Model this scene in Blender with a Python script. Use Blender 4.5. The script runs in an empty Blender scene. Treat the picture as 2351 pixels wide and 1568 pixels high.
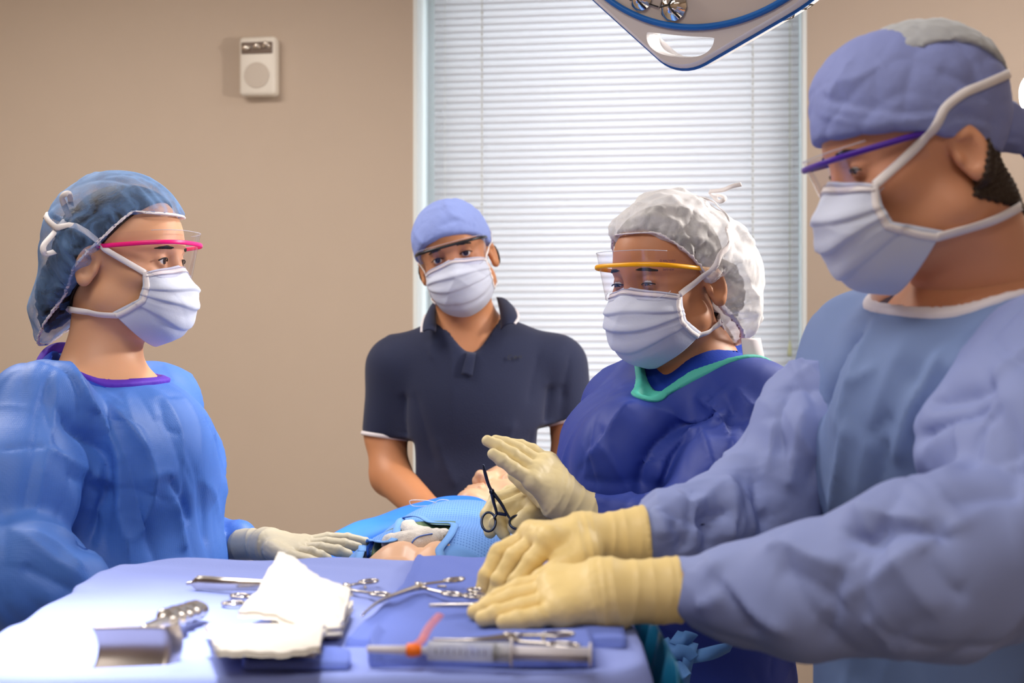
import bpy, bmesh, math, random
import numpy as np
from mathutils import Vector, Matrix
from mathutils.bvhtree import BVHTree
random.seed(7)
R = math.radians
SC = bpy.context.scene

# ------------------------------------------------------------------ camera, sky, lamps, exposure
CAMZ, FPX = 1.38, 3265.0
cam = bpy.data.cameras.new('camera'); co = bpy.data.objects.new('camera', cam)
SC.collection.objects.link(co); SC.camera = co
co.location = (0, 0, CAMZ); co.rotation_euler = (R(90), 0, 0)
cam.sensor_width = 36.0; cam.lens = 36.0 * FPX / 2351.0
cam.clip_start = 0.05
cam.dof.use_dof = True; cam.dof.focus_distance = 2.22; cam.dof.aperture_fstop = 5.2

w = bpy.data.worlds.new('sky'); SC.world = w; w.use_nodes = True
w.node_tree.nodes['Background'].inputs[0].default_value = (0.87, 0.94, 1.0, 1)
w.node_tree.nodes['Background'].inputs[1].default_value = 3.55

def area(name, loc, target, size, power, col, size_y=None, spread=180):
    l = bpy.data.lights.new(name, 'AREA'); l.energy = power; l.color = col; l.size = size
    if size_y: l.shape = 'RECTANGLE'; l.size_y = size_y
    l.spread = R(spread)
    o = bpy.data.objects.new(name, l); SC.collection.objects.link(o); o.location = loc
    o.rotation_euler = (Vector(target) - Vector(loc)).to_track_quat('-Z', 'Y').to_euler()
    return o
def spot(name, loc, target, power, col, ang, blend, rad):
    l = bpy.data.lights.new(name, 'SPOT'); l.energy = power; l.color = col
    l.spot_size = R(ang); l.spot_blend = blend; l.shadow_soft_size = rad
    o = bpy.data.objects.new(name, l); SC.collection.objects.link(o); o.location = loc
    o.rotation_euler = (Vector(target) - Vector(loc)).to_track_quat('-Z', 'Y').to_euler()
    return o
# unseen fill lights at ceiling height, added to brighten walls and people, surgical lamps out of frame, second lamp at the right
area('ceiling_fill_light', (-0.6, 1.0, 2.74), (-0.6, 1.0, 0), 1.2, 19, (1.0, 0.95, 0.90), 0.6)
area('ceiling_fill_light', (-1.5, 2.9, 2.74), (-1.5, 2.9, 0), 1.2, 42, (1.0, 0.93, 0.86), 0.6)
area('ceiling_fill_light', (1.35, 3.0, 2.74), (1.35, 3.0, 0), 1.2, 27, (1.0, 0.97, 0.95), 0.6)
area('ceiling_fill_light', (0.2, -0.9, 2.74), (0.2, -0.9, 0), 1.2, 20, (1.0, 0.93, 0.86), 0.6)
spot('surgical_lamp_light', (-0.25, 1.05, 2.45), (-0.40, 1.34, 1.10), 230, (1.0, 0.96, 0.92), 25, 0.95, 0.12)
spot('surgical_lamp_light', (0.25, 2.6, 2.30), (-0.50, 2.2, 1.15), 95, (1.0, 0.97, 0.94), 50, 0.9, 0.10)
spot('side_lamp_light', (1.36, 2.55, 1.92), (-0.9, 3.0, 1.55), 120, (1.0, 0.93, 0.85), 95, 0.6, 0.10)

SC.view_settings.view_transform = 'Standard'; SC.view_settings.look = 'None'
SC.view_settings.gamma = 1.0; SC.view_settings.use_curve_mapping = False
SC.view_settings.exposure = 0.0

# ------------------------------------------------------------------ measuring: a point seen at photo pixel (px, py) and distance d
def P(px, py, d):
    return np.array([(px - 1175.5) / FPX * d, d, CAMZ - (py - 784.0) / FPX * d])
def TP(px, py, z=1.10):
    return P(px, py, (CAMZ - z) * FPX / (py - 784.0))

# ------------------------------------------------------------------ object helpers
WL = {}
def mk(name, V, F, mat, parent=None, loc=None, smooth=True):
    V = np.asarray(V, float)
    if parent is None:
        if loc is None: loc = ((V[:, 0].min() + V[:, 0].max()) / 2, (V[:, 1].min() + V[:, 1].max()) / 2, V[:, 2].min())
        base = np.array(loc, float)
    else:
        base = WL[parent.name]
    me = bpy.data.meshes.new(name)
    V = V - base
    if isinstance(F, np.ndarray):
        n = F.shape[1]
        me.vertices.add(len(V)); me.vertices.foreach_set('co', V.ravel().astype(np.float32))
        me.loops.add(F.size); me.loops.foreach_set('vertex_index', F.ravel().astype(np.int32))
        me.polygons.add(len(F)); me.polygons.foreach_set('loop_start', np.arange(0, F.size, n, dtype=np.int32))
        me.update(calc_edges=True)
    else:
        me.from_pydata(V.tolist(), [], F)
    me.validate()
    if smooth: me.polygons.foreach_set('use_smooth', np.ones(len(me.polygons), dtype=bool))
    me.materials.append(mat)
    o = bpy.data.objects.new(name, me); SC.collection.objects.link(o)
    if parent is None: o.location = loc
    else: o.parent = parent
    WL[o.name] = base
    return o
def empty(name, loc):
    o = bpy.data.objects.new(name, None); SC.collection.objects.link(o); o.location = loc
    o.empty_display_size = 0.05
    WL[o.name] = np.array(loc, float); return o
def tag(o, label, cat, group=None):
    o['label'] = label; o['category'] = cat
    if group: o['group'] = group
    return o
def structure(o): o['kind'] = 'structure'; return o
def lab(o, label): o['label'] = label; return o

# ------------------------------------------------------------------ implicit surfaces
class Tf:                       # rigid frame: local -> world
    def __init__(s, c, rot=None, sc=1.0):
        s.c = np.array(c, float); s.R = np.eye(3) if rot is None else np.array(rot); s.s = sc
    def inv(s, p): return (p - s.c) @ s.R / s.s
    def __call__(s, p): return np.asarray(p, float) @ s.R.T * s.s + s.c
class Field:
    def __init__(s): s.ops = []
    def _add(s, f, lo, hi, k, mode, T):
        lo, hi = np.array(lo, float), np.array(hi, float)
        if T is not None:
            cs = np.array([[(lo, hi)[a][0], (lo, hi)[b][1], (lo, hi)[c][2]] for a in (0, 1) for b in (0, 1) for c in (0, 1)])
            w_ = T(cs); lo, hi = w_.min(0), w_.max(0)
            g = f; f = lambda p: g(T.inv(p)) * T.s
        s.ops.append((f, lo, hi, k, mode)); return s
    def cone(s, a, b, ra, rb, k=.01, mode='u', T=None, flat=None):
        a, b = np.array(a, float), np.array(b, float); ab = b - a; L = max(ab @ ab, 1e-12)
        def f(p):
            q = p - a; t = np.clip(q @ ab / L, 0, 1); q = q - t[:, None] * ab
            if flat is not None:
                wv, sc = flat; q = q + ((sc - 1) * (q @ wv))[:, None] * wv
            return np.sqrt((q * q).sum(1)) - (ra + (rb - ra) * t)
        m = max(ra, rb); m2 = m if flat is None else m * max(1, 1 / flat[1])
        return s._add(f, np.minimum(a, b) - m2, np.maximum(a, b) + m2, k, mode, T)
    def chain(s, pts, rs, k=.008, kk=.004, T=None, flat=None):
        for i in range(len(pts) - 1):
            s.cone(pts[i], pts[i + 1], rs[i], rs[i + 1], k if i == 0 else kk, 'u', T, flat)
        return s
    def ell(s, c, r, k=.01, mode='u', T=None, rot=None):
        c, r = np.array(c, float), np.array(r, float)
        Rm = np.eye(3) if rot is None else np.array(rot)
        def f(p):
            q = (p - c) @ Rm; a = q / r; k0 = np.sqrt((a * a).sum(1)); b = a / r
            k1 = np.sqrt((b * b).sum(1)) + 1e-9
            return k0 * (k0 - 1) / k1
        m = r.max()
        e = r if rot is None else np.array([m, m, m])
        return s._add(f, c - e, c + e, k, mode, T)
    def half(s, pt, n, k=.004, T=None, box=None, mode='s'):       # cut away the side n points to
        pt, n = np.array(pt, float), np.array(n, float); n = n / np.linalg.norm(n)
        f = lambda p: -((p - pt) @ n)
        lo, hi = box if box is not None else (np.full(3, -9.), np.full(3, 9.))
        return s._add(f, lo, hi, k, mode, T)
    def bounds(s):
        lo = np.min([o[1] for o in s.ops if o[4] == 'u'], 0); hi = np.max([o[2] for o in s.ops if o[4] == 'u'], 0)
        return lo, hi
    def eval(s, p):
        V = np.full(len(p), 1.0)
        for f, lo, hi, k, mode in s.ops: V = comb(V, f(p), k, mode)
        return V
    def grid(s, h, lo=None, hi=None, pad=.012):
        b = s.bounds()
        lo = b[0] - pad if lo is None else np.array(lo, float); hi = b[1] + pad if hi is None else np.array(hi, float)
        n = np.ceil((hi - lo) / h).astype(int) + 2
        V = np.full(n, 1.0, np.float32)
        ax = [lo[i] + h * np.arange(n[i]) for i in range(3)]
        for f, l, u, k, mode in s.ops:
            m = k + 3 * h + .004
            i0 = np.clip(np.floor((l - m - lo) / h).astype(int), 0, n); i1 = np.clip(np.ceil((u + m - lo) / h).astype(int) + 1, 0, n)
            if (i1 <= i0).any(): continue
            g = np.stack(np.meshgrid(*[ax[j][i0[j]:i1[j]] for j in range(3)], indexing='ij'), -1)
            sl = tuple(slice(i0[j], i1[j]) for j in range(3))
            d = f(g.reshape(-1, 3)).reshape(g.shape[:3])
            V[sl] = comb(V[sl], d, k, mode)
        return V, lo, h
def comb(a, b, k, mode):
    if mode == 's': a, b, sg = -a, b, -1
    elif mode == 'i': a, b, sg = -a, -b, -1
    else: sg = 1
    t = np.clip(.5 + .5 * (a - b) / k, 0, 1)
    return sg * (a + (b - a) * t - k * t * (1 - t))
ED = [(0, 1), (2, 3), (4, 5), (6, 7), (0, 2), (1, 3), (4, 6), (5, 7), (0, 4), (1, 5), (2, 6), (3, 7)]
def nets(V, lo, h, smooth=1):
    V = V.copy()
    for a in range(3):                      # close the surface at the box
        for e in (0, -1):
            i = [slice(None)] * 3; i[a] = e; V[tuple(i)] = np.maximum(V[tuple(i)], h * .3)
    s = V < 0
    c8 = [(x, y, z) for z in (0, 1) for y in (0, 1) for x in (0, 1)]
    n = V.shape
    cnt = np.zeros([d - 1 for d in n], np.int8)
    for x, y, z in c8: cnt += s[x:n[0] - 1 + x, y:n[1] - 1 + y, z:n[2] - 1 + z]
    act = (cnt > 0) & (cnt < 8)
    ijk = np.argwhere(act); idx = np.full(cnt.shape, -1, np.int64); idx[act] = np.arange(len(ijk))
    vals = np.stack([V[ijk[:, 0] + x, ijk[:, 1] + y, ijk[:, 2] + z] for x, y, z in c8], 1)
    acc = np.zeros((len(ijk), 3)); m = np.zeros(len(ijk))
    C = np.array(c8, float)
    for a, b in ED:
        va, vb = vals[:, a], vals[:, b]; q = (va < 0) != (vb < 0)
        t = np.where(q, va / np.where(q, va - vb, 1), 0)
        acc += np.where(q[:, None], C[a] + t[:, None] * (C[b] - C[a]), 0); m += q
    verts = lo + h * (ijk + acc / m[:, None])
    faces = []
    for a in range(3):
        b, c = (a + 1) % 3, (a + 2) % 3
        s0 = [slice(None)] * 3; s1 = [slice(None)] * 3
        s0[a] = slice(0, n[a] - 1); s1[a] = slice(1, n[a])
        A, B = s[tuple(s0)], s[tuple(s1)]
        e = np.argwhere(A != B); e = e[(e[:, b] > 0) & (e[:, c] > 0) & (e[:, b] < n[b] - 1) & (e[:, c] < n[c] - 1)]
        flip = A[e[:, 0], e[:, 1], e[:, 2]]
        def cell(db, dc):
            q = e.copy(); q[:, b] += db; q[:, c] += dc; return idx[q[:, 0], q[:, 1], q[:, 2]]
        f = np.stack([cell(-1, -1), cell(0, -1), cell(0, 0), cell(-1, 0)], 1)
        f[~flip] = f[~flip][:, ::-1]
        faces.append(f)
    F = np.concatenate(faces)
    if smooth: verts = lap(verts, F, smooth)
    return verts, F
def lap(V, F, it=1, lam=.5):
    k = F.shape[1]
    A = np.concatenate([F[:, i] for i in range(k)]); B = np.concatenate([F[:, (i + 1) % k] for i in range(k)])
    deg = np.bincount(A, minlength=len(V)) + np.bincount(B, minlength=len(V)); deg = np.maximum(deg, 1)
    for _ in range(it):
        S = np.stack([np.bincount(A, V[B, j], len(V)) + np.bincount(B, V[A, j], len(V)) for j in range(3)], 1)
        V = V + lam * (S / deg[:, None] - V)
    return V
def normals(V, F):
    n = np.cross(V[F[:, 2]] - V[F[:, 0]], V[F[:, (3 if F.shape[1] > 3 else 1)]] - V[F[:, 1 if F.shape[1] > 3 else 0]])
    if F.shape[1] == 3: n = np.cross(V[F[:, 1]] - V[F[:, 0]], V[F[:, 2]] - V[F[:, 0]])
    N = np.stack([sum(np.bincount(F[:, i], n[:, j], len(V)) for i in range(F.shape[1])) for j in range(3)], 1)
    return N / (np.linalg.norm(N, axis=1, keepdims=True) + 1e-12)
def surf(F, h, smooth=1, **k): return nets(*F.grid(h, **k), smooth=smooth)
def bvh(V, F): return BVHTree.FromPolygons(V.tolist(), F.tolist())
def cast(tree, px, py):
    d = Vector(((px - 1175.5) / FPX, 1, -(py - 784.0) / FPX)).normalized()
    h = tree.ray_cast(Vector((0, 0, CAMZ)), d)
    return None if h[0] is None else (np.array(h[0]), np.array(h[1]))
def dense(pts, step):
    out = []
    for a, b in zip(pts[:-1], pts[1:]):
        a, b = np.array(a, float), np.array(b, float); n = max(1, int(np.linalg.norm(b - a) / step))
        out += [a + (b - a) * i / n for i in range(n)]
    return out + [np.array(pts[-1], float)]
def smoothline(pts, n=24):       # Catmull-Rom
    p = np.array([pts[0]] + list(pts) + [pts[-1]], float); out = []
    m = len(pts) - 1; k = max(2, n // m)
    for i in range(m):
        a, b, c, d = p[i:i + 4]
        for t in np.arange(k) / k:
            out.append(.5 * (2 * b + (c - a) * t + (2 * a - 5 * b + 4 * c - d) * t * t + (3 * b - a - 3 * c + d) * t ** 3))
    return np.array(out + [p[-2]])
def folds(V, F, strokes):        # cloth folds: lines seen on the cloth, raised (+) or sunk (-), a in mm, width in mm
    N = normals(V, F); T = bvh(V, F); D = np.zeros(len(V))
    for pts, a, wd in strokes:
        a = a * 1.35
        q = [cast(T, x, y) for x, y in dense(smoothline(pts, 12) if len(pts) > 2 else pts, 5)]
        q = [h[0] for h in q if h is not None]
        if len(q) < 2: continue
        q = np.array(q); wd = wd / 1000.
        m = np.where(((V > q.min(0) - 4 * wd) & (V < q.max(0) + 4 * wd)).all(1))[0]
        best = np.full(len(m), 9.); arg = np.zeros(len(m), int)
        for j in range(len(q)):
            d = ((V[m] - q[j]) ** 2).sum(1); c = d < best; best[c] = d[c]; arg[c] = j
        d = np.sqrt(best); t = arg / max(1, len(q) - 1)
        fade = np.clip(np.minimum(t, 1 - t) * 6 + .25, 0, 1)
        D[m] += a / 1000. * np.exp(-d / wd) * fade
    return V + N * D[:, None]
def creases(V, F, spacing, amp, seed, stretch=(1, 1, 1), mask=None):
    rng = np.random.default_rng(seed); N = normals(V, F); st = np.array(stretch, float)
    Q = V / st; Q = Q + .35 * spacing * np.sin(Q[:, [1, 2, 0]] / spacing * 1.7 + seed)
    n = max(8, int(len(V) * 0 + min(420, (np.prod((Q.max(0) - Q.min(0)) / spacing + 1) * 1.0))))
    S = Q[rng.integers(0, len(Q), n)] + rng.normal(0, .2 * spacing, (n, 3))
    f1 = np.full(len(Q), 9.); f2 = np.full(len(Q), 9.)
    for p in S:
        d = np.sqrt(((Q - p) ** 2).sum(1)); lt = d < f1
        f2 = np.where(lt, f1, np.minimum(f2, d)); f1 = np.where(lt, d, f1)
    h = np.minimum((f2 - f1) / spacing, .6) - .3 + .25 * np.sin(f1 / spacing * 5)
    if mask is not None: h = h * mask
    return V + N * (amp * h)[:, None]
def randfolds(V, F, n, amp, wd, ln, seed, bias=None, bw=.6):      # straight creases of stiff sheeting
    rng = np.random.default_rng(seed); N = normals(V, F); D = np.zeros(len(V))
    for i in range(n):
        j = rng.integers(0, len(V)); nr = N[j]; t = rng.normal(0, 1, 3)
        if bias is not None: t = t * (1 - bw) + np.array(bias, float) * bw * 1.6 * rng.choice([-1, 1])
        t -= nr * (t @ nr); t /= np.linalg.norm(t) + 1e-9
        l = ln * rng.uniform(.5, 1.3); w_ = wd * rng.uniform(.6, 1.4); a = amp * rng.choice([1, -1, .6, -.8]) * rng.uniform(.4, 1.1)
        q = V - V[j]; m = np.where((np.abs(q) < l + 3 * w_).all(1))[0]; q = q[m]; s = q @ t
        s2 = s + 0; d = q - t * s[:, None] + nr * 0; b = np.cross(nr, t); c = d @ b + .12 * s * s / l * rng.normal()
        up = np.abs(q @ nr) < .05
        D[m] += up * a * np.exp(-np.sqrt(c * c + 1e-6) / w_) * np.clip(1 - (s / l) ** 2, 0, 1)
    return V + N * D[:, None]
def lump(V, F, scale, amp, seed):
    rng = np.random.default_rng(seed); N = normals(V, F); h = 0
    for i in range(5):
        k = rng.normal(0, 1, 3); k *= (1 + i * .6) / scale / np.linalg.norm(k)
        h = h + np.sin(V @ k * 6.28 + rng.uniform(0, 6)) / (1 + i * .5)
    return V + N * (amp * h / 2)[:, None]

# ------------------------------------------------------------------ explicit meshes
def frames(P_, closed=False):
    P_ = np.asarray(P_, float); n = len(P_)
    T = np.roll(P_, -1, 0) - np.roll(P_, 1, 0) if closed else np.gradient(P_, axis=0)
    T /= np.linalg.norm(T, axis=1, keepdims=True) + 1e-12
    u = np.cross(T[0], [0, 0, 1.]);
    if np.linalg.norm(u) < .1: u = np.cross(T[0], [1., 0, 0])
    U = []
    for t in T:
        u = u - t * (u @ t); u = u / (np.linalg.norm(u) + 1e-12); U.append(u)
    U = np.array(U); return T, U, np.cross(T, U)
def tube(P_, r, n=8, closed=False, flat=(1, 1)):
    P_ = np.asarray(P_, float); T, U, W = frames(P_, closed); m = len(P_)
    r = np.broadcast_to(np.asarray(r, float), (m,))
    a = np.arange(n) * 2 * np.pi / n
    V = (P_[:, None] + r[:, None, None] * (U[:, None] * np.cos(a)[None, :, None] * flat[0] + W[:, None] * np.sin(a)[None, :, None] * flat[1])).reshape(-1, 3)
    F = []
    for i in range(m if closed else m - 1):
        j = (i + 1) % m
        for k in range(n): F.append((i * n + k, i * n + (k + 1) % n, j * n + (k + 1) % n, j * n + k))
    if not closed: F.append(tuple(range(n))[::-1]); F.append(tuple(range((m - 1) * n, m * n)))
    return V, F
def join(*parts):
    V, F, o = [], [], 0
    for v, f in parts:
        V.append(np.asarray(v, float)); F += [tuple(int(i) + o for i in q) for q in f]; o += len(v)
    return np.concatenate(V), F
def box(c, s, bev=0, rot=None):
    bm = bmesh.new(); bmesh.ops.create_cube(bm, size=1)
    for v in bm.verts: v.co = Vector((v.co.x * s[0], v.co.y * s[1], v.co.z * s[2]))
    if bev: bmesh.ops.bevel(bm, geom=bm.edges[:], offset=bev, segments=2, affect='EDGES', profile=.5)
    V = np.array([v.co[:] for v in bm.verts]); F = [tuple(v.index for v in f.verts) for f in bm.faces]; bm.free()
    if rot is not None: V = V @ np.array(rot).T
    return V + np.array(c), F
def gridsheet(G, thick=0.0, closed_u=False):   # G (m, n, 3) -> sheet, optionally with thickness
    m, n = G.shape[:2]; V = G.reshape(-1, 3)
    i, j = np.meshgrid(np.arange(m if closed_u else m - 1), np.arange(n - 1), indexing='ij'); i2 = (i + 1) % m
    F = np.stack([i * n + j, i2 * n + j, i2 * n + j + 1, i * n + j + 1], -1).reshape(-1, 4)
    if thick:
        N = normals(V, F); k = len(V); V = np.concatenate([V + N * thick / 2, V - N * thick / 2])
        e = [F, F[:, ::-1] + k]
        rim = []
        b = [(x, 0) for x in range(m)] + [(m - 1, y) for y in range(1, n)] + [(x, n - 1) for x in range(m - 2, -1, -1)] + [(0, y) for y in range(n - 2, 0, -1)]
        if not closed_u:
            id_ = [x * n + y for x, y in b]
            for q in range(len(id_)):
                a0, a1 = id_[q], id_[(q + 1) % len(id_)]; rim.append((a1, a0, a0 + k, a1 + k))
        else:
            for x in range(m):
                a0, a1 = x * n, ((x + 1) % m) * n; rim.append((a0, a1, a1 + k, a0 + k))
                a0, a1 = a0 + n - 1, a1 + n - 1; rim.append((a1, a0, a0 + k, a1 + k))
        F = np.concatenate(e + [np.array(rim)])
    return V, F
def ribbon(pts, nrm, wd, thick=.0012):
    pts, nrm = np.asarray(pts, float), np.asarray(nrm, float)
    T = np.gradient(pts, axis=0); T /= np.linalg.norm(T, axis=1, keepdims=True) + 1e-12
    B = np.cross(T, nrm); B /= np.linalg.norm(B, axis=1, keepdims=True) + 1e-12
    wd = np.broadcast_to(np.asarray(wd, float), (len(pts),))[:, None]
    G = np.stack([pts - B * wd / 2, pts, pts + B * wd / 2], 1)
    return gridsheet(G, thick)
def wrapline(trees, pts, n=40, off=.002):      # a band laid over bodies: stays outside the meshes it crosses
    L = smoothline(pts, n); out, nn = [], []
    c = np.mean(L, 0)
    for p in L:
        nl = np.array([0, 0, 1.])
        for _ in range(4):
            bd_ = 9
            for t in trees:
                h = t.find_nearest(Vector(p))
                if h[0] is None: continue
                nrm = np.array(h[1]); q = np.array(h[0]); sd = (p - q) @ nrm
                if sd < off: p = q + nrm * off; nl = nrm; bd_ = 0
                elif abs(sd) < bd_ and bd_ > 0: bd_ = abs(sd); nl = nrm
        out.append(p); nn.append(nl)
    out = np.array(out); nn = np.array(nn)
    for _ in range(2):
        out[1:-1] = .5 * out[1:-1] + .25 * (out[:-2] + out[2:]); nn[1:-1] = .5 * nn[1:-1] + .25 * (nn[:-2] + nn[2:])
    return out, nn

# ------------------------------------------------------------------ materials
def lin(h):
    c = [int(h[i:i + 2], 16) / 255 for i in (0, 2, 4)]
    return tuple((x / 12.92 if x <= .04045 else ((x + .055) / 1.055) ** 2.4) for x in c) + (1,)
def mat(name, col, rough=.6, metal=0, bump=0, bscale=200, var=0, vscale=8, sss=0, trans=0, see=0, sheen=0, dots=0, coat=0, spec=.4, crinkle=0, cscale=30, vor=None):
    m = bpy.data.materials.new(name); m.use_nodes = True; nt = m.node_tree; n, l = nt.nodes, nt.links
    b = n['Principled BSDF']; out = n['Material Output']
    c = lin(col) if isinstance(col, str) else col
    b.inputs['Base Color'].default_value = c; b.inputs['Roughness'].default_value = rough
    b.inputs['Metallic'].default_value = metal; b.inputs['Specular IOR Level'].default_value = spec
    if sss:
        b.inputs['Subsurface Weight'].default_value = sss; b.inputs['Subsurface Radius'].default_value = (.012, .004, .002); b.inputs['Subsurface Scale'].default_value = .6
    if sheen: b.inputs['Sheen Weight'].default_value = sheen
    if coat: b.inputs['Coat Weight'].default_value = coat
    tc = n.new('ShaderNodeTexCoord')
    if var:
        t = n.new('ShaderNodeTexNoise'); t.inputs['Scale'].default_value = vscale; t.inputs['Detail'].default_value = 4
        l.new(tc.outputs['Object'], t.inputs['Vector'])
        mx = n.new('ShaderNodeMix'); mx.data_type = 'RGBA'
        mx.inputs[6].default_value = tuple(x * (1 - var) for x in c[:3]) + (1,); mx.inputs[7].default_value = tuple(min(1, x * (1 + var)) for x in c[:3]) + (1,)
        l.new(t.outputs['Fac'], mx.inputs[0]); l.new(mx.outputs[2], b.inputs['Base Color'])
    hs = []
    if bump:
        t = n.new('ShaderNodeTexNoise'); t.inputs['Scale'].default_value = bscale; t.inputs['Detail'].default_value = 3
        l.new(tc.outputs['Object'], t.inputs['Vector']); hs.append((t.outputs['Fac'], bump))
    if dots:
        t = n.new('ShaderNodeTexVoronoi'); t.inputs['Scale'].default_value = dots; t.inputs['Randomness'].default_value = 0.15
        l.new(tc.outputs['Object'], t.inputs['Vector']); hs.append((t.outputs['Distance'], .14))
    if crinkle:
        t = n.new('ShaderNodeTexNoise'); t.inputs['Scale'].default_value = cscale; t.inputs['Detail'].default_value = 5; t.inputs['Distortion'].default_value = 1.5
        try: t.noise_type = 'RIDGED_MULTIFRACTAL'
        except Exception: pass
        l.new(tc.outputs['Object'], t.inputs['Vector']); hs.append((t.outputs['Fac'], crinkle))
    prev = None
    for sock, st in hs:
        bp = n.new('ShaderNodeBump'); bp.inputs['Strength'].default_value = st; bp.inputs['Distance'].default_value = .002
        l.new(sock, bp.inputs['Height'])
        if prev: l.new(prev.outputs[0], bp.inputs['Normal'])
        prev = bp
    if prev: l.new(prev.outputs[0], b.inputs['Normal'])
    last = b.outputs[0]
    if trans:
        t = n.new('ShaderNodeBsdfTranslucent'); t.inputs[0].default_value = c
        mx = n.new('ShaderNodeMixShader'); mx.inputs[0].default_value = trans
        l.new(last, mx.inputs[1]); l.new(t.outputs[0], mx.inputs[2]); last = mx.outputs[0]
    if see:      # thin gauze-like cloth: part of it is open, less so at grazing angles and in its wrinkles
        t = n.new('ShaderNodeBsdfTransparent'); mx = n.new('ShaderNodeMixShader')
        lw = n.new('ShaderNodeLayerWeight'); lw.inputs[0].default_value = .35
        tt = n.new('ShaderNodeTexNoise'); tt.inputs['Scale'].default_value = 26; tt.inputs['Detail'].default_value = 5; tt.inputs['Distortion'].default_value = 1.2
        l.new(tc.outputs['Object'], tt.inputs['Vector'])
        mr = n.new('ShaderNodeMapRange'); mr.inputs[1].default_value = .35; mr.inputs[2].default_value = .65; mr.inputs[3].default_value = see * 1.35; mr.inputs[4].default_value = see * .6
        l.new(tt.outputs['Fac'], mr.inputs[0])
        mt = n.new('ShaderNodeMath'); mt.operation = 'SUBTRACT'; mt.inputs[0].default_value = 1.0; l.new(lw.outputs['Facing'], mt.inputs[1])
        mm = n.new('ShaderNodeMath'); mm.operation = 'MULTIPLY'; l.new(mr.outputs[0], mm.inputs[0]); l.new(mt.outputs[0], mm.inputs[1])
        l.new(mm.outputs[0], mx.inputs[0]); l.new(last, mx.inputs[1]); l.new(t.outputs[0], mx.inputs[2]); last = mx.outputs[0]
    l.new(last, out.inputs[0]); return m
def clearmat(name, tint, refl=.08, rough=.02):
    m = bpy.data.materials.new(name); m.use_nodes = True; nt = m.node_tree; n, l = nt.nodes, nt.links
    n.remove(n['Principled BSDF']); out = n['Material Output']
    t = n.new('ShaderNodeBsdfTransparent'); t.inputs[0].default_value = tint
    g = n.new('ShaderNodeBsdfGlossy'); g.inputs['Roughness'].default_value = rough
    f = n.new('ShaderNodeLayerWeight'); f.inputs[0].default_value = .5
    p4 = n.new('ShaderNodeMath'); p4.operation = 'POWER'; p4.inputs[1].default_value = 4.0; l.new(f.outputs['Facing'], p4.inputs[0])
    p5 = n.new('ShaderNodeMath'); p5.operation = 'MULTIPLY'; p5.inputs[1].default_value = .6; l.new(p4.outputs[0], p5.inputs[0])
    a = n.new('ShaderNodeMath'); a.operation = 'ADD'; a.inputs[1].default_value = refl; a.use_clamp = True
    l.new(p5.outputs[0], a.inputs[0])
    mx = n.new('ShaderNodeMixShader'); l.new(a.outputs[0], mx.inputs[0]); l.new(t.outputs[0], mx.inputs[1]); l.new(g.outputs[0], mx.inputs[2])
    l.new(mx.outputs[0], out.inputs[0]); return m
def glow(name, col, st):
    m = bpy.data.materials.new(name); m.use_nodes = True; nt = m.node_tree; b = nt.nodes['Principled BSDF']
    b.inputs['Emission Color'].default_value = col; b.inputs['Emission Strength'].default_value = st; return m
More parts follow.
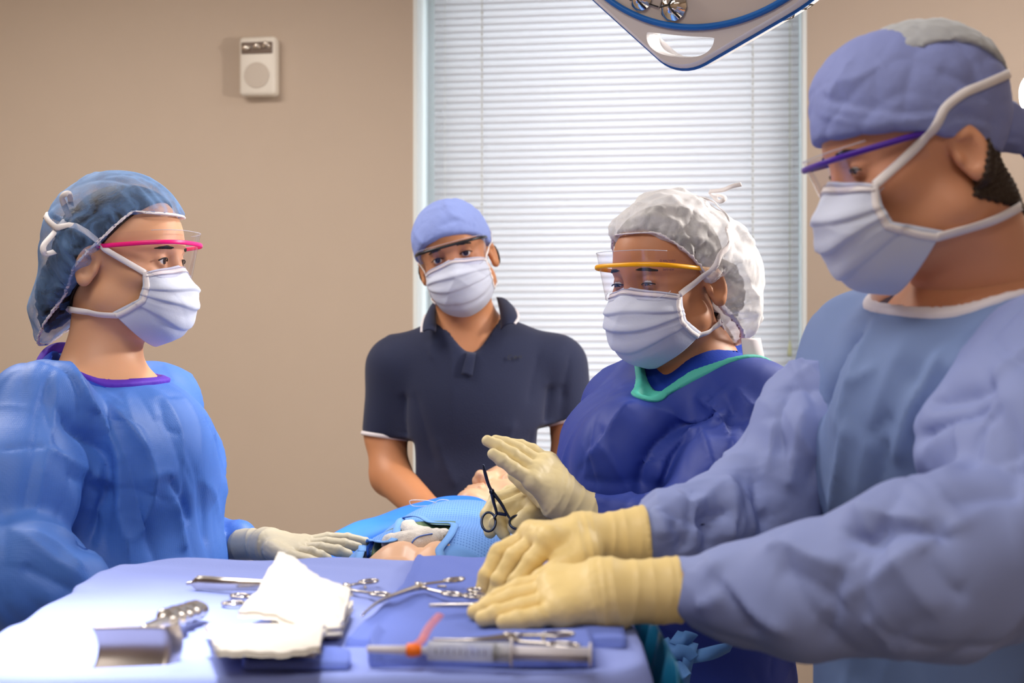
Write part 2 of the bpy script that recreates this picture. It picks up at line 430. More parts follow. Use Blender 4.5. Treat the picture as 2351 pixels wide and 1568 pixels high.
M = dict(
    wall=mat('wall_paint', 'C0AE9D', .85, bump=.06, bscale=120, var=.02), white=mat('white_paint', 'E6ECEC', .5), ceil=mat('ceiling_white', 'E8E4DC', .9),
    floor=mat('vinyl_floor', '9A938A', .45, var=.08), slat=mat('slat_white', 'F4F2F4', .5, trans=.6), cord=mat('cord_white', 'F4F4F0', .7, trans=.3),
    glass=clearmat('pane_glass', (.96, .99, 1, 1), .02), lens=clearmat('visor_plastic', (.97, .96, 1, 1), .045, .08),
    skin1=mat('skin_light', 'DAA480', .5, sss=.12, bump=.05, bscale=260, var=.04), skin2=mat('skin_tan', 'C0825C', .5, sss=.12, bump=.05, bscale=260, var=.04),
    skin3=mat('skin_brown', 'C68860', .5, sss=.12, bump=.05, bscale=260, var=.04), skin4=mat('skin_ruddy', 'DA9A76', .5, sss=.12, bump=.07, bscale=320, var=.06, vscale=30),
    rubber=mat('manikin_vinyl', 'DDB08F', .38, sss=.1), hair=mat('dark_hair', '1E1512', .6, bump=.5, bscale=180), hairb=mat('brown_hair', '33241A', .6, bump=.6, bscale=260),
    gownL=mat('gown_royal_blue', '4A7AD0', .5, dots=420, bump=.1, bscale=60, crinkle=.12, cscale=14, trans=.08),
    gownM=mat('gown_navy_blue', '2E44A0', .58, bump=.1, bscale=70, crinkle=.15, cscale=14, trans=.06),
    gownR=mat('gown_slate_blue', '7A92C4', .7, bump=.08, bscale=70, crinkle=.10, cscale=10, trans=.08), sleeveR=mat('sleeve_pale_blue', '96A5DC', .65, bump=.08, bscale=70, crinkle=.14, cscale=11, trans=.12),
    scrub=mat('scrub_royal', '0F3CB0', .8, bump=.2, bscale=300), scrubd=mat('scrub_dark', '123A9A', .8, bump=.2, bscale=300), polo=mat('polo_navy', '1D2544', .85, bump=.3, bscale=420, sheen=.12), trim=mat('trim_white', 'E8E2E6', .7),
    purple=mat('binding_purple', '5A2EB8', .65, bump=.2, bscale=200), teal=mat('binding_teal', '4CB8A8', .65, bump=.2, bscale=200), bindw=mat('binding_white', 'E4DDE2', .7),
    capL=mat('bouffant_blue', '7AA4DC', .7, trans=.25, see=.78, bump=.15, bscale=120), capM=mat('bouffant_white', 'FBFAFC', .6, trans=.25, see=.5, bump=.15, bscale=120),
    cap=mat('cap_blue', '8C9FE0', .75, bump=.2, bscale=150, crinkle=.35, cscale=28), capR=mat('cap_slate', '8A95CE', .75, bump=.2, bscale=150, crinkle=.35, cscale=28), capW=mat('cap_crown_white', 'D8DAD8', .7, trans=.3, see=.12, bump=.2, bscale=120),
    mask=mat('mask_paper', 'D9E0F4', .75, trans=.12, bump=.12, bscale=300), strap=mat('strap_white', 'EFE9EA', .75, bump=.15, bscale=400),
    pink=mat('frame_pink', 'FF1E86', .35), black=mat('frame_black', '12141C', .35), yellow=mat('frame_yellow', 'FFB300', .35), violet=mat('frame_purple', '4A1FA0', .35),
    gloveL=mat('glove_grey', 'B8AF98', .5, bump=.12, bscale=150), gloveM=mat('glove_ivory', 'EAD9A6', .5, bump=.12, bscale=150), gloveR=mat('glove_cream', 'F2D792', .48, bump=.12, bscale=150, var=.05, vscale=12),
    eye=mat('eye_white', 'E8E4E0', .15), iris=mat('iris_brown', '2A1A12', .1), brow=mat('brow_hair', '1C1410', .8),
    steel=mat('steel', 'C8C2BC', .2, 1.0), steeld=mat('dark_steel', '3A4258', .28, 1.0), brushed=mat('steel_brushed', 'B9B0AA', .3, 1.0),
    drape=mat('tray_drape', '90A0E4', .85, bump=.25, bscale=350, crinkle=.06, cscale=9), towel=mat('towel_blue', '6C80D2', .9, bump=.4, bscale=300, crinkle=.1, cscale=12),
    skirt=mat('teal_plastic', '146488', .3), gauze=mat('gauze', 'DED8D0', .9, bump=.6, bscale=500, trans=.1), green=mat('cavity_green', '5C7654', .45, var=.15, vscale=20),
    under=mat('under_drape', '5A8ED2', .7, bump=.1, crinkle=.1, cscale=12), bright=mat('bright_blue_drape', '2E7CF0', .6, crinkle=.1, cscale=12),
    hem=mat('drape_hem', '6A9EE0', .7, bump=.1), lamp=mat('lamp_shell', 'CFC6C2', .3, coat=.3), lampw=mat('lamp_rim', 'EDEBEC', .25, coat=.3), lampb=mat('lamp_blue', '1464B4', .35),
    face=mat('lamp_face', 'C9BCB2', .15, coat=.5), dark=mat('dark_line', '2A2620', .4), lensedge=mat('lens_edge', 'DDE2F0', .15, trans=.3, see=.4), chrome=mat('reflector', 'E8E0D6', .06, 1.0), devw=mat('device_white', 'E4DCD0', .45), devg=mat('device_grille', 'C9BDB0', .8, bump=.4, bscale=500),
    devd=mat('device_window', '7A6A60', .2), plastic=mat('clear_plastic', 'D8DCE8', .25, trans=.3, see=.5), plw=mat('plunger_white', 'E6E2EA', .4, trans=.2), orange=mat('hub_orange', 'FF7A1A', .4), pinkc=mat('shield_pink', 'FFA8A4', .3, trans=.4, see=.6), rub=mat('black_rubber', '15151A', .5),
    shoe=mat('shoe_white', 'D8D8D8', .6), trou=mat('trousers_dark', '23242E', .85), thread=mat('thread_white', 'F0F0F0', .6), lampon=glow('lamp_lens_lit', (1, .95, .88, 1), 14), fdots=None)
def dotmat():
    m = mat('drape_dotted', '78ACE8', .75, bump=.1, crinkle=.06, cscale=10); nt = m.node_tree; n, l = nt.nodes, nt.links; b = n['Principled BSDF']
    tc = n.new('ShaderNodeTexCoord'); mp = n.new('ShaderNodeMapping'); mp.inputs['Scale'].default_value = (225, 74, 0.0001)
    l.new(tc.outputs['Object'], mp.inputs[0]); v = n.new('ShaderNodeTexVoronoi'); v.voronoi_dimensions = '2D'; v.inputs['Scale'].default_value = 1; v.inputs['Randomness'].default_value = .12
    l.new(mp.outputs[0], v.inputs['Vector']); r = n.new('ShaderNodeMapRange'); r.inputs[1].default_value = .22; r.inputs[2].default_value = .34
    l.new(v.outputs['Distance'], r.inputs[0]); mx = n.new('ShaderNodeMix'); mx.data_type = 'RGBA'; mx.inputs[6].default_value = lin('4A7AC2'); mx.inputs[7].default_value = lin('6494D6')
    l.new(r.outputs[0], mx.inputs[0]); l.new(mx.outputs[2], b.inputs['Base Color']); return m
M['fdots'] = dotmat()

def textmesh(body, size, ext=.0003, sp=1.0):
    cu_ = bpy.data.curves.new('tx', 'FONT'); cu_.body = body; cu_.size = size; cu_.extrude = ext; cu_.space_character = sp
    to = bpy.data.objects.new('t', cu_); SC.collection.objects.link(to); bpy.context.view_layer.update()
    me = bpy.data.meshes.new_from_object(to); V = np.array([v.co[:] for v in me.vertices]); F = [tuple(p.vertices) for p in me.polygons]; bpy.data.objects.remove(to)
    return V, F
def lettering(tree, body, p0, p1, mt, parent, name, hk=1.0):
    """letters laid on a surface, baseline from pixel p0 to p1"""
    a, b = cast(tree, *p0), cast(tree, *p1)
    if a is None or b is None: return None
    n = a[1] + b[1]; n /= np.linalg.norm(n); n = n if n[1] < 0 else -n
    V, F = textmesh(body, 1.0, 0); wd = V[:, 0].max() - V[:, 0].min(); ex = b[0] - a[0]; k = np.linalg.norm(ex) / wd; ex /= np.linalg.norm(ex)
    up = np.cross(n, ex); up = up if up[2] > 0 else -up
    return mk(name, [a[0] + ex * (v[0] - V[:, 0].min()) * k + up * v[1] * k * hk + n * .0012 for v in V], F, mt, parent, smooth=False)
# ------------------------------------------------------------------ the room
PH = R(-8.6); U_ = np.array([math.cos(PH), math.sin(PH), 0]); N_ = np.array([math.sin(PH), -math.cos(PH), 0]); O_ = np.array([0, 4.35, 0.])
RW = np.stack([U_, -N_, np.array([0, 0, 1.])], 1)       # local x along the wall, y outwards, z up
def W(u, dep, z): return O_ + U_ * u + N_ * dep + np.array([0, 0, z])
def wbox(u0, u1, d0, d1, z0, z1, bev=0): return box(W((u0 + u1) / 2, (d0 + d1) / 2, (z0 + z1) / 2), (u1 - u0, d1 - d0, z1 - z0), bev, RW)
UL, UR, DF, H = -3.1, 2.3, 6.4, 2.78
WU0, WU1, WZ0, WZ1 = -.309, .884, .92, 2.56
structure(mk('wall_back', *join(wbox(UL, WU0, -.2, 0, 0, H), wbox(WU1, UR, -.2, 0, 0, H), wbox(WU0, WU1, -.2, 0, 0, WZ0), wbox(WU0, WU1, -.2, 0, WZ1, H)), M['wall'], smooth=False))
structure(mk('wall_left', *wbox(UL - .15, UL, -.2, DF, 0, H), M['wall'], smooth=False))
structure(mk('wall_right', *wbox(UR, UR + .15, -.2, DF, 0, H), M['wall'], smooth=False))
structure(mk('wall_front', *wbox(UL - .15, UR + .15, DF, DF + .15, 0, H), M['wall'], smooth=False))
structure(mk('floor', *wbox(UL - .15, UR + .15, -.2, DF + .15, -.1, 0), M['floor'], smooth=False))
structure(mk('ceiling', *wbox(UL - .15, UR + .15, -.2, DF + .15, H, H + .1), M['ceil'], smooth=False))
structure(mk('baseboard_back', *wbox(UL, UR, 0, .012, 0, .1), M['white'], smooth=False))
win = structure(mk('window_1', *join(wbox(WU0, WU0 + .012, -.17, .0, WZ0, WZ1), wbox(WU1 - .012, WU1, -.17, .0, WZ0, WZ1), wbox(WU0, WU1, -.17, 0, WZ1 - .012, WZ1), wbox(WU0, WU1, -.17, .012, WZ0 - .02, WZ0)), M['white'], smooth=False))
mk('window_frame', *join(wbox(WU0, WU0 + .05, -.2, -.17, WZ0, WZ1), wbox(WU1 - .05, WU1, -.2, -.17, WZ0, WZ1), wbox(WU0, WU1, -.2, -.17, WZ1 - .05, WZ1), wbox(WU0, WU1, -.2, -.17, WZ0, WZ0 + .05)), M['white'], win, smooth=False)
mk('pane', *wbox(WU0 + .05, WU1 - .05, -.188, -.184, WZ0 + .05, WZ1 - .05), M['glass'], win, smooth=False)
# blind: every slat a part
bl = tag(empty('window_blind', W((WU0 + WU1) / 2, -.1, WZ0)), 'white horizontal slatted blind closed over the window', 'blind')
bu0, bu1, bd, PT = WU0 + .045, WU1 - .018, -.105, .0221
nz = int((WZ1 - .06 - WZ0 - .02) / PT)
tl = R(76); sx = np.linspace(-1, 1, 7)
prof = np.stack([sx * .0144 * math.cos(tl) - .0028 * (1 - sx ** 2) * math.sin(tl), -sx * .0144 * math.sin(tl) - .0028 * (1 - sx ** 2) * math.cos(tl) * -1], 1)
z0 = WZ0 + .03
G = np.stack([np.stack([W(u, bd + a, z0 + b) for a, b in prof]) for u in (bu0, bu1)])
V_, F_ = gridsheet(G, .0006)
s0 = mk('slat', V_, F_, M['slat'], bl)
for i in range(1, nz):
    c = s0.copy(); SC.collection.objects.link(c); c.location = (0, 0, i * PT)
mk('bottom_rail', *wbox(bu0, bu1, bd - .012, bd + .012, WZ0 + .002, WZ0 + .018, .003), M['white'], bl)
mk('head_rail', *wbox(bu0, bu1, bd - .02, bd + .02, WZ1 - .05, WZ1 - .013, .003), M['white'], bl)
def Up(px): k = (px - 1175.5) / FPX; return (k * 4.45 / (1 + .151 * k)) * 1.0113
for px, r in ((1097, .0016), (1717, .0016), (1012, .0008), (1806, .0008)):
    u = Up(px); V_, F_ = tube([W(u, bd + .016, WZ0 + .01), W(u, bd + .016, WZ1 - .05)], r, 6)
    if r > .001:
        bead = []
        for i in range(nz):
            bead.append(tube([W(u, bd + .017, z0 + i * PT + dz) for dz in (-.005, 0, .005)], [.0018, .0042, .0018], 6))
        V_, F_ = join((V_, F_), *bead)
    mk('ladder_cord', V_, F_, M['cord'], bl)
u = Up(1801); mk('pull_cord', *join(tube([W(u, bd + .03, 1.38), W(u, bd + .03, WZ1 - .05)], .0009, 6), tube([W(u, bd + .03, z) for z in (1.335, 1.345, 1.37, 1.385)], [.006, .007, .004, .001], 8)), mat('tassel', 'C8CEA8', .6), bl)
structure(mk('terrace_floor', *wbox(-6, 6, -9, -.3, -.3, -.2), mat('pavement_pale', 'B8B4AC', .9), smooth=False))

# strobe and speaker on the wall
def Wp(px, py, off=0):                     # point on the back wall seen at a pixel
    k = (px - 1175.5) / FPX; Y = 4.35 / (1 + .151 * k) ; X = k * Y
    u = X * 1.0113; return u, CAMZ - (py - 784) / FPX * Y
u0, z1 = Wp(557, 92); u1, z0_ = Wp(641, 224); cu, cz = (u0 + u1) / 2 + .004, (z0_ + z1) / 2; wd, hg = u1 - u0, z1 - z0_
dv = tag(mk('alarm_strobe', *wbox(cu - wd / 2, cu + wd / 2, 0, .05, cz - hg / 2, cz + hg / 2, .012), M['devw']), 'beige strobe and speaker unit fixed high on the bare wall', 'alarm')
mk('strobe_window', *wbox(cu - wd * .42, cu + wd * .42, .045, .054, cz + hg * .20, cz + hg * .40, .003), M['devd'], dv)
for i, q in enumerate((-.27, .02, .27)):
    mk('flash_tube', *tube([W(cu + wd * q - .012, .056, cz + hg * .3), W(cu + wd * q, .060, cz + hg * (.3 + .03 * i)), W(cu + wd * q + .012, .056, cz + hg * .3)], [.006, .009, .006], 8), M['chrome'], dv)
a = np.linspace(0, 2 * np.pi, 40, endpoint=False); rr = np.linspace(.001, .040, 5)
mk('speaker_grille', *gridsheet(np.stack([np.stack([W(cu + r * math.cos(t), .0525 + .002 * (1 - (r / .04) ** 4), cz - hg * .16 + r * math.sin(t)) for r in rr]) for t in a]), 0, True), M['devg'], dv)

# ------------------------------------------------------------------ surgical lamp head over the table
n_ = np.array([-.56, -.82, -.12]); n_ /= np.linalg.norm(n_)
rt = np.cross([0, 0, 1.], n_); rt /= np.linalg.norm(rt); rt = -rt if rt[0] < 0 else rt
up_ = np.cross(rt, n_); up_ = up_ if up_[2] > 0 else -up_
th = R(-11); du = -up_ * math.cos(th) + rt * math.sin(th)          # towards the handle corner
sd = np.cross(n_, du); sd = sd if sd[0] > 0 else -sd
RB = .31
Lc = P(1566, 62, 2.35) - du * RB
def Lp(s, d, n=0): return Lc + sd * s + du * d + n_ * n
def hull():
    pts = []
    for k in range(3):
        A = k * 2 * np.pi / 3; cx, cy = math.sin(A) * (RB - .012), math.cos(A) * (RB - .012)
        pts += [(cx + .079 * math.cos(t), cy + .079 * math.sin(t)) for t in np.linspace(0, 2 * np.pi, 48, endpoint=False)]
    pts += [((RB + .02) * math.cos(t), (RB + .02) * math.sin(t)) for t in np.linspace(0, 2 * np.pi, 180, endpoint=False)]
    pts = sorted(set((round(x, 6), round(y, 6)) for x, y in pts))
    def half(ps):
        h = []
        for p in ps:
            while len(h) > 1 and (h[-1][0] - h[-2][0]) * (p[1] - h[-2][1]) - (h[-1][1] - h[-2][1]) * (p[0] - h[-2][0]) <= 0: h.pop()
            h.append(p)
        return h[:-1]
    return np.array(half(pts) + half(pts[::-1]))
HU = hull()
seg = np.linalg.norm(np.roll(HU, -1, 0) - HU, axis=1); cs = np.concatenate([[0], np.cumsum(seg)])
s_ = np.linspace(0, cs[-1], 200, endpoint=False); HX = np.concatenate([HU, HU[:1]])
HU = np.stack([np.interp(s_, cs, HX[:, 0]), np.interp(s_, cs, HX[:, 1])], 1)
nn = len(HU)
lampo = tag(empty('surgical_lamp', Lc), 'white surgical lamp head with blue stripes hanging over the table', 'lamp')
def hole_ring(sc, n):                       # grip opening in the corner: a rounded half-moon
    out = []
    for t in np.linspace(0, 2 * np.pi, 64, endpoint=False):
        x = .063 * sc * np.sign(math.cos(t)) * abs(math.cos(t)) ** .75; y = math.sin(t)
        y = (.034 * abs(y) ** .9 if y > 0 else -.004 * abs(y) ** .6 + .003 * (1 - (x / .063) ** 2)) * sc
        out.append((x - .002, RB + .015 + y))
    return np.array(out)
def shell(name, rings, mt, smooth=True):
    G = np.stack([np.stack([Lp(x, y, n) for x, y in HUs]) for HUs, n in rings], 1)
    return mk(name, *gridsheet(G, 0, True), mt, lampo, smooth=smooth)
ofs = lambda k: HU - np.array([[x, y] for x, y in HU / np.linalg.norm(HU, axis=1, keepdims=True)]) * k
# plates with the grip hole (filled with triangles by bmesh), rim, upper shell
def plate(name, out_, n, ringr, mt, hk=1.0):
    bm = bmesh.new()
    def loop(pts): return [bm.verts.new(Lp(x, y, n)) for x, y in pts]
    ls_ = [loop(out_), loop(hole_ring(hk, 0)), loop([(ringr * math.cos(t), ringr * math.sin(t)) for t in np.linspace(0, 2 * np.pi, 120, endpoint=False)])]
    E = []
    for lp in ls_: E += [bm.edges.new((lp[i], lp[(i + 1) % len(lp)])) for i in range(len(lp))]
    bmesh.ops.triangle_fill(bm, use_beauty=True, use_dissolve=False, edges=E)
    hr = hole_ring(hk, 0)
    for f in list(bm.faces):
        c = np.array(f.calc_center_median()[:]) - Lc; x, y = c @ sd, c @ du
        ins = x * x + y * y < (ringr * .995) ** 2
        if not ins:
            for (ax, ay), (bx, by) in zip(hr, np.roll(hr, -1, 0)):
                if (ay > y) != (by > y) and x < (bx - ax) * (y - ay) / (by - ay) + ax: ins = not ins
        if ins: bm.faces.remove(f)
    V_ = np.array([v.co[:] for v in bm.verts]); bm.verts.index_update(); F_ = [tuple(v.index for v in f.verts) for f in bm.faces]; bm.free()
    return mk(name, V_, F_, mt, lampo, smooth=False)
plate('underside', ofs(.006), 0, RB * .985, M['lamp'])
plate('back_plate', ofs(.018), -.052, RB * .96, M['lamp'], 1.05)
shell('rim', [(ofs(.006), 0), (ofs(.001), -.004), (ofs(0), -.010), (ofs(0), -.044), (ofs(.005), -.050), (ofs(.018), -.052)], M['lampw'])
G = np.stack([np.stack([Lp(x, y, n) for x, y in hole_ring(k, 0)]) for k, n in ((1, 0), (.97, -.005), (.93, -.018), (.95, -.036), (1.05, -.052))], 1)
mk('grip_opening', *gridsheet(G, 0, True), M['lampw'], lampo)
mk('rim_stripe', *tube([Lp(x, y, -.014) for x, y in ofs(-.0005)], .0042, 8, True, (.5, 1)), M['lampb'], lampo)
mk('face_ring', *tube([Lp(RB * math.cos(t), RB * math.sin(t), .002) for t in np.linspace(0, 2 * np.pi, 140, endpoint=False)], .0055, 8, True), M['lampb'], lampo)
ra = np.array([.02, .12, .22, .28, RB])
mk('face_glass', *gridsheet(np.stack([np.stack([Lp(r * math.cos(t), r * math.sin(t), .006 * (1 - (r / RB) ** 2) - .001) for r in ra]) for t in np.linspace(0, 2 * np.pi, 100, endpoint=False)]), 0, True), M['face'], lampo)
mk('upper_shell', *gridsheet(np.stack([np.stack([Lp(RB * k * math.cos(t), RB * k * math.sin(t), n) for t in np.linspace(0, 2 * np.pi, 120, endpoint=False)]) for k, n in ((.96, -.052), (.85, -.08), (.5, -.11), (.02, -.115))], 1), 0, True), M['lamp'], lampo)
mk('cell_outline', *tube([Lp(.265 * math.cos(t) * 1.0, .285 * math.sin(t), .0045) for t in np.linspace(R(100), R(160), 40)], .0014, 6), M['dark'], lampo)
for (px, py, s) in ((1548, 14, 1.0), (1474, -2, .8), (1640, -60, 1.0), (1400, -90, 1.0), (1560, -120, 1.0)):
    ray = P(px, py, 1.0) - [0, 0, CAMZ]; t = ((Lc - [0, 0, CAMZ]) @ n_) / (ray @ n_); c = np.array([0, 0, CAMZ]) + ray * t
    r_ = .024 * s; parts = []
    bowl = gridsheet(np.stack([np.stack([c + (sd * math.cos(a_) + du * math.sin(a_)) * r_ * q + n_ * (.006 + .014 * math.cos(q * 1.57)) for q in (.02, .35, .6, .85, 1, 1.06)]) for a_ in np.linspace(0, 2 * np.pi, 10, endpoint=False)]), 0, True)
    rb = mk('reflector', *bowl, M['chrome'], lampo, smooth=False)
    for a_ in (R(50), R(170), R(290)):
        mk('reflector_rib', *tube([c + n_ * .021, c + (sd * math.cos(a_) + du * math.sin(a_)) * r_ * .6 + n_ * .016, c + (sd * math.cos(a_) + du * math.sin(a_)) * r_ + n_ * .006], .0016, 6), M['dark'], rb)
# maker's letters along the rim, upside down from here
cu_ = bpy.data.curves.new('rim_letters', 'FONT'); cu_.body = 'ORA'; cu_.size = .042; cu_.extrude = 0; cu_.space_character = 1.25; cu_.align_x = 'RIGHT'
to = bpy.data.objects.new('t', cu_); SC.collection.objects.link(to); bpy.context.view_layer.update()
me = bpy.data.meshes.new_from_object(to); V_ = np.array([v.co[:] for v in me.vertices]); F_ = [tuple(p.vertices) for p in me.polygons]
bpy.data.objects.remove(to)
prj = np.array([[1175.5 + FPX * q[0] / q[1], 784 - FPX * (q[2] - CAMZ) / q[1]] for q in (Lp(x, y, -.03) for x, y in HU)])
i0 = np.argmin(np.abs(prj[:, 0] - 1792) + 1e4 * (HU[:, 1] < 0)); tg = HU[(i0 + 3) % nn] - HU[i0 - 3]; tg /= np.linalg.norm(tg); tg = tg if tg[1] > 0 else -tg
ow = np.array([tg[1], -tg[0]]); ow = ow if ow @ HU[i0] > 0 else -ow
V_[:, 0] -= V_[:, 0].max()
step = cs[-1] / nn; sgn = 1 if (HU[(i0 + 3) % nn] - HU[i0]) @ tg > 0 else -1
def along(s):
    q = i0 + sgn * s / step; k = int(math.floor(q)); f = q - k; return HU[k % nn] * (1 - f) + HU[(k + 1) % nn] * f
LV = [Lp(*(along(v[0]) + ow * .0012), -.023 - v[1] * .72) for v in V_]
mk('rim_letters', LV, F_, M['dark'], lampo, smooth=False)
mk('suspension_arm', *tube([Lp(0, 0, -.10), Lp(0, -.02, -.2), Lp(.0, -.35, -.28), np.array([.35, 2.75, 2.5]), np.array([.35, 2.75, H])], [.03, .03, .025, .025, .03], 12), M['lamp'], lampo)

# second lamp, lit, at the right edge of the view
l2 = tag(empty('lit_lamp', (1.10, 2.62, 1.84)), 'lit white lamp head at the right edge behind the tall man', 'lamp')
c2 = P(2384, 242, 2.7); ax = np.array([-.93, -.12, -.34]); ax /= np.linalg.norm(ax)
b1 = np.cross(ax, [0, 1, 0]); b1 /= np.linalg.norm(b1); b2 = np.cross(ax, b1)
ring = lambda r, k: np.stack([c2 + ax * k + (b1 * math.cos(t) + b2 * math.sin(t)) * r for t in np.linspace(0, 2 * np.pi, 36, endpoint=False)])
mk('lamp_housing', *gridsheet(np.stack([ring(r, k) for r, k in ((.001, -.07), (.03, -.07), (.055, -.04), (.062, 0), (.058, .004))], 1), 0, True), M['lampw'], l2)
mk('lamp_lens', *gridsheet(np.stack([ring(r, k) for r, k in ((.058, .003), (.04, .006), (.001, .008))], 1), 0, True), M['lampon'], l2)
mk('lamp_arm', *tube([c2 - ax * .07, c2 - ax * .16 + [0, 0, .02], np.array([1.7, 2.9, 2.2]), np.array([1.7, 2.9, H])], .014, 10), M['lampw'], l2)
# ------------------------------------------------------------------ heads
def Rot(yaw=0, pitch=0, roll=0):
    return np.array((Matrix.Rotation(R(yaw), 3, 'Z') @ Matrix.Rotation(R(roll), 3, 'Y') @ Matrix.Rotation(R(pitch), 3, 'X')))
def L(x, f, z): return np.array([x, -f, z])            # head frame: x to the person's left, f forward, z up
def head(F, T, lid=.0042, ear=True, mouth=True, masc=0):
    F.ell(L(0, .008, .042), (.077, .094, .084), .02, T=T)
    F.ell(L(0, .030, -.030), (.062, .064, .080), .025, T=T)
    for s in (1, -1):
        F.cone(L(s * .050, .004, -.055), L(s * .010, .076, -.090), .022 + .003 * masc, .019, .03, T=T)
        F.ell(L(s * .046, .058, -.014), (.020, .024, .018), .02, T=T)
    F.ell(L(0, .080, -.090), (.018, .018, .016), .02, T=T)
    F.cone(L(-.032, .082, .028), L(.032, .082, .028), .010 + .002 * masc, .010 + .002 * masc, .016, T=T)
    for s in (1, -1): F.ell(L(s * .033, .104, .009), (.019, .021, .0135), .014, 's', T=T)
    F.cone(L(0, .088, .020), L(0, .110, -.026), .0075, .011, .012, T=T)
    for s in (1, -1): F.ell(L(s * .011, .100, -.031), (.009, .011, .008), .006, T=T)
    if mouth:
        F.cone(L(-.022, .084, -.058), L(.022, .084, -.058), .008, .008, .012, T=T)
        F.cone(L(-.018, .0985, -.053), L(.018, .0985, -.053), .0045, .0045, .004, T=T)
        F.cone(L(-.016, .097, -.063), L(.016, .097, -.063), .0055, .0055, .004, T=T)
        F.cone(L(-.024, .106, -.0580), L(.024, .106, -.0580), .006, .006, .003, 's', T=T)
        for s in (1, -1): F.ell(L(s * .0065, .109, -.040), (.0038, .007, .0055), .003, 's', T=T)
    for s in (1, -1):
        F.ell(L(s * .032, .079, .010), (.0142, .0142, .0142), .004, T=T)
        if lid: F.ell(L(s * .032, .0945, .0093), (.0138, .008, lid), .0012, 's', T=T)
        if ear:
            er = np.array(Matrix.Rotation(R(s * -22), 3, 'Z') @ Matrix.Rotation(R(14), 3, 'X'))
            c = L(s * .081, -.014, -.002)
            F.ell(c, (.0075, .0185, .031), .008, T=T, rot=er)
            F.ell(c + er @ np.array([0, -.001, -.024]), (.007, .010, .010), .005, T=T, rot=er)
            F.ell(c + er @ np.array([s * .007, -.002, .001]), (.0055, .0115, .0185), .004, 's', T=T, rot=er)
            F.ell(c + er @ np.array([s * .0045, .001, .017]), (.004, .009, .006), .003, T=T, rot=er)
            F.ell(c + er @ np.array([s * .002, -.013, -.003]), (.005, .004, .007), .004, T=T, rot=er)
def sphere(c, r, n=14):
    bm = bmesh.new(); bmesh.ops.create_uvsphere(bm, u_segments=n * 2, v_segments=n, radius=1)
    V = np.array([v.co[:] for v in bm.verts]); F = [tuple(v.index for v in f.verts) for f in bm.faces]; bm.free()
    return V * r + np.array(c), F
def headgrid(T, F, h=.0026):
    c = np.array([[x, y, z] for x in (-.1, .1) for y in (-.125, .115) for z in (-.205, .14)])
    w_ = T(c); return F.grid(h, lo=w_.min(0), hi=w_.max(0))
def region(G, fn, T, off=.002):               # a thin layer grown on a skin grid where fn(local) < 0
    V, lo, h = G; n = V.shape
    near = np.argwhere(np.abs(V) < off + 4 * h); p = lo + h * near
    Vr = np.full(n, 1.0, np.float32); d = np.maximum(V[tuple(near.T)] - off, fn(T.inv(p)) * T.s)
    Vr[tuple(near.T)] = d
    return nets(Vr, lo, h)
def elf(c, r):
    c, r = np.array(c), np.array(r)
    return lambda p: (np.sqrt((((p - c) / r) ** 2).sum(1)) - 1) * r.min()
def eyes(parent, T, gaze=(0, 0), lashdrop=0):
    for s in (1, -1):
        e = L(s * .032, .079, .010)
        ey = mk('eye', *sphere(T(e), .0131 * T.s), M['eye'], parent)
        g = L(math.sin(R(gaze[0])) , math.cos(R(gaze[0])) * math.cos(R(gaze[1])), math.sin(R(gaze[1])))
        a = np.linspace(0, 2 * np.pi, 20, endpoint=False); u = np.cross(g, [0, 0, 1]); u /= np.linalg.norm(u); v = np.cross(u, g)
        Gd = np.stack([np.stack([T(e + g * (math.sqrt(.0136 ** 2 - r * r)) + (u * math.cos(t) + v * math.sin(t)) * r) for r in (.0002, .0032, .0062)]) for t in a])
        mk('iris', *gridsheet(Gd, 0, True), M['iris'], ey)
        xs = np.linspace(-.0145, .0145, 12)
        def arc(k): return [T(e + L(x, math.sqrt(max(1e-6, .0149 ** 2 - x * x * .6 - (k * .004) ** 2)), -.0007 + k * (.0050 - lashdrop) * (1 - (x / .0145) ** 2) - lashdrop)) for x in xs]
        mk('eyelash', *tube(arc(1), .0010, 6), M['brow'], parent)
def brows(parent, G, T, z=.031):
    for s in (1, -1):
        V, F = region(G, lambda p: elf(L(s * .033, .09, z), (.019, .03, .0032))(p - np.stack([0 * p[:, 0], 0 * p[:, 0], -.22 * np.maximum(0, np.abs(p[:, 0]) - .036)], 1)), T, .0014)
        mk('eyebrow', V, F, M['brow'], parent)
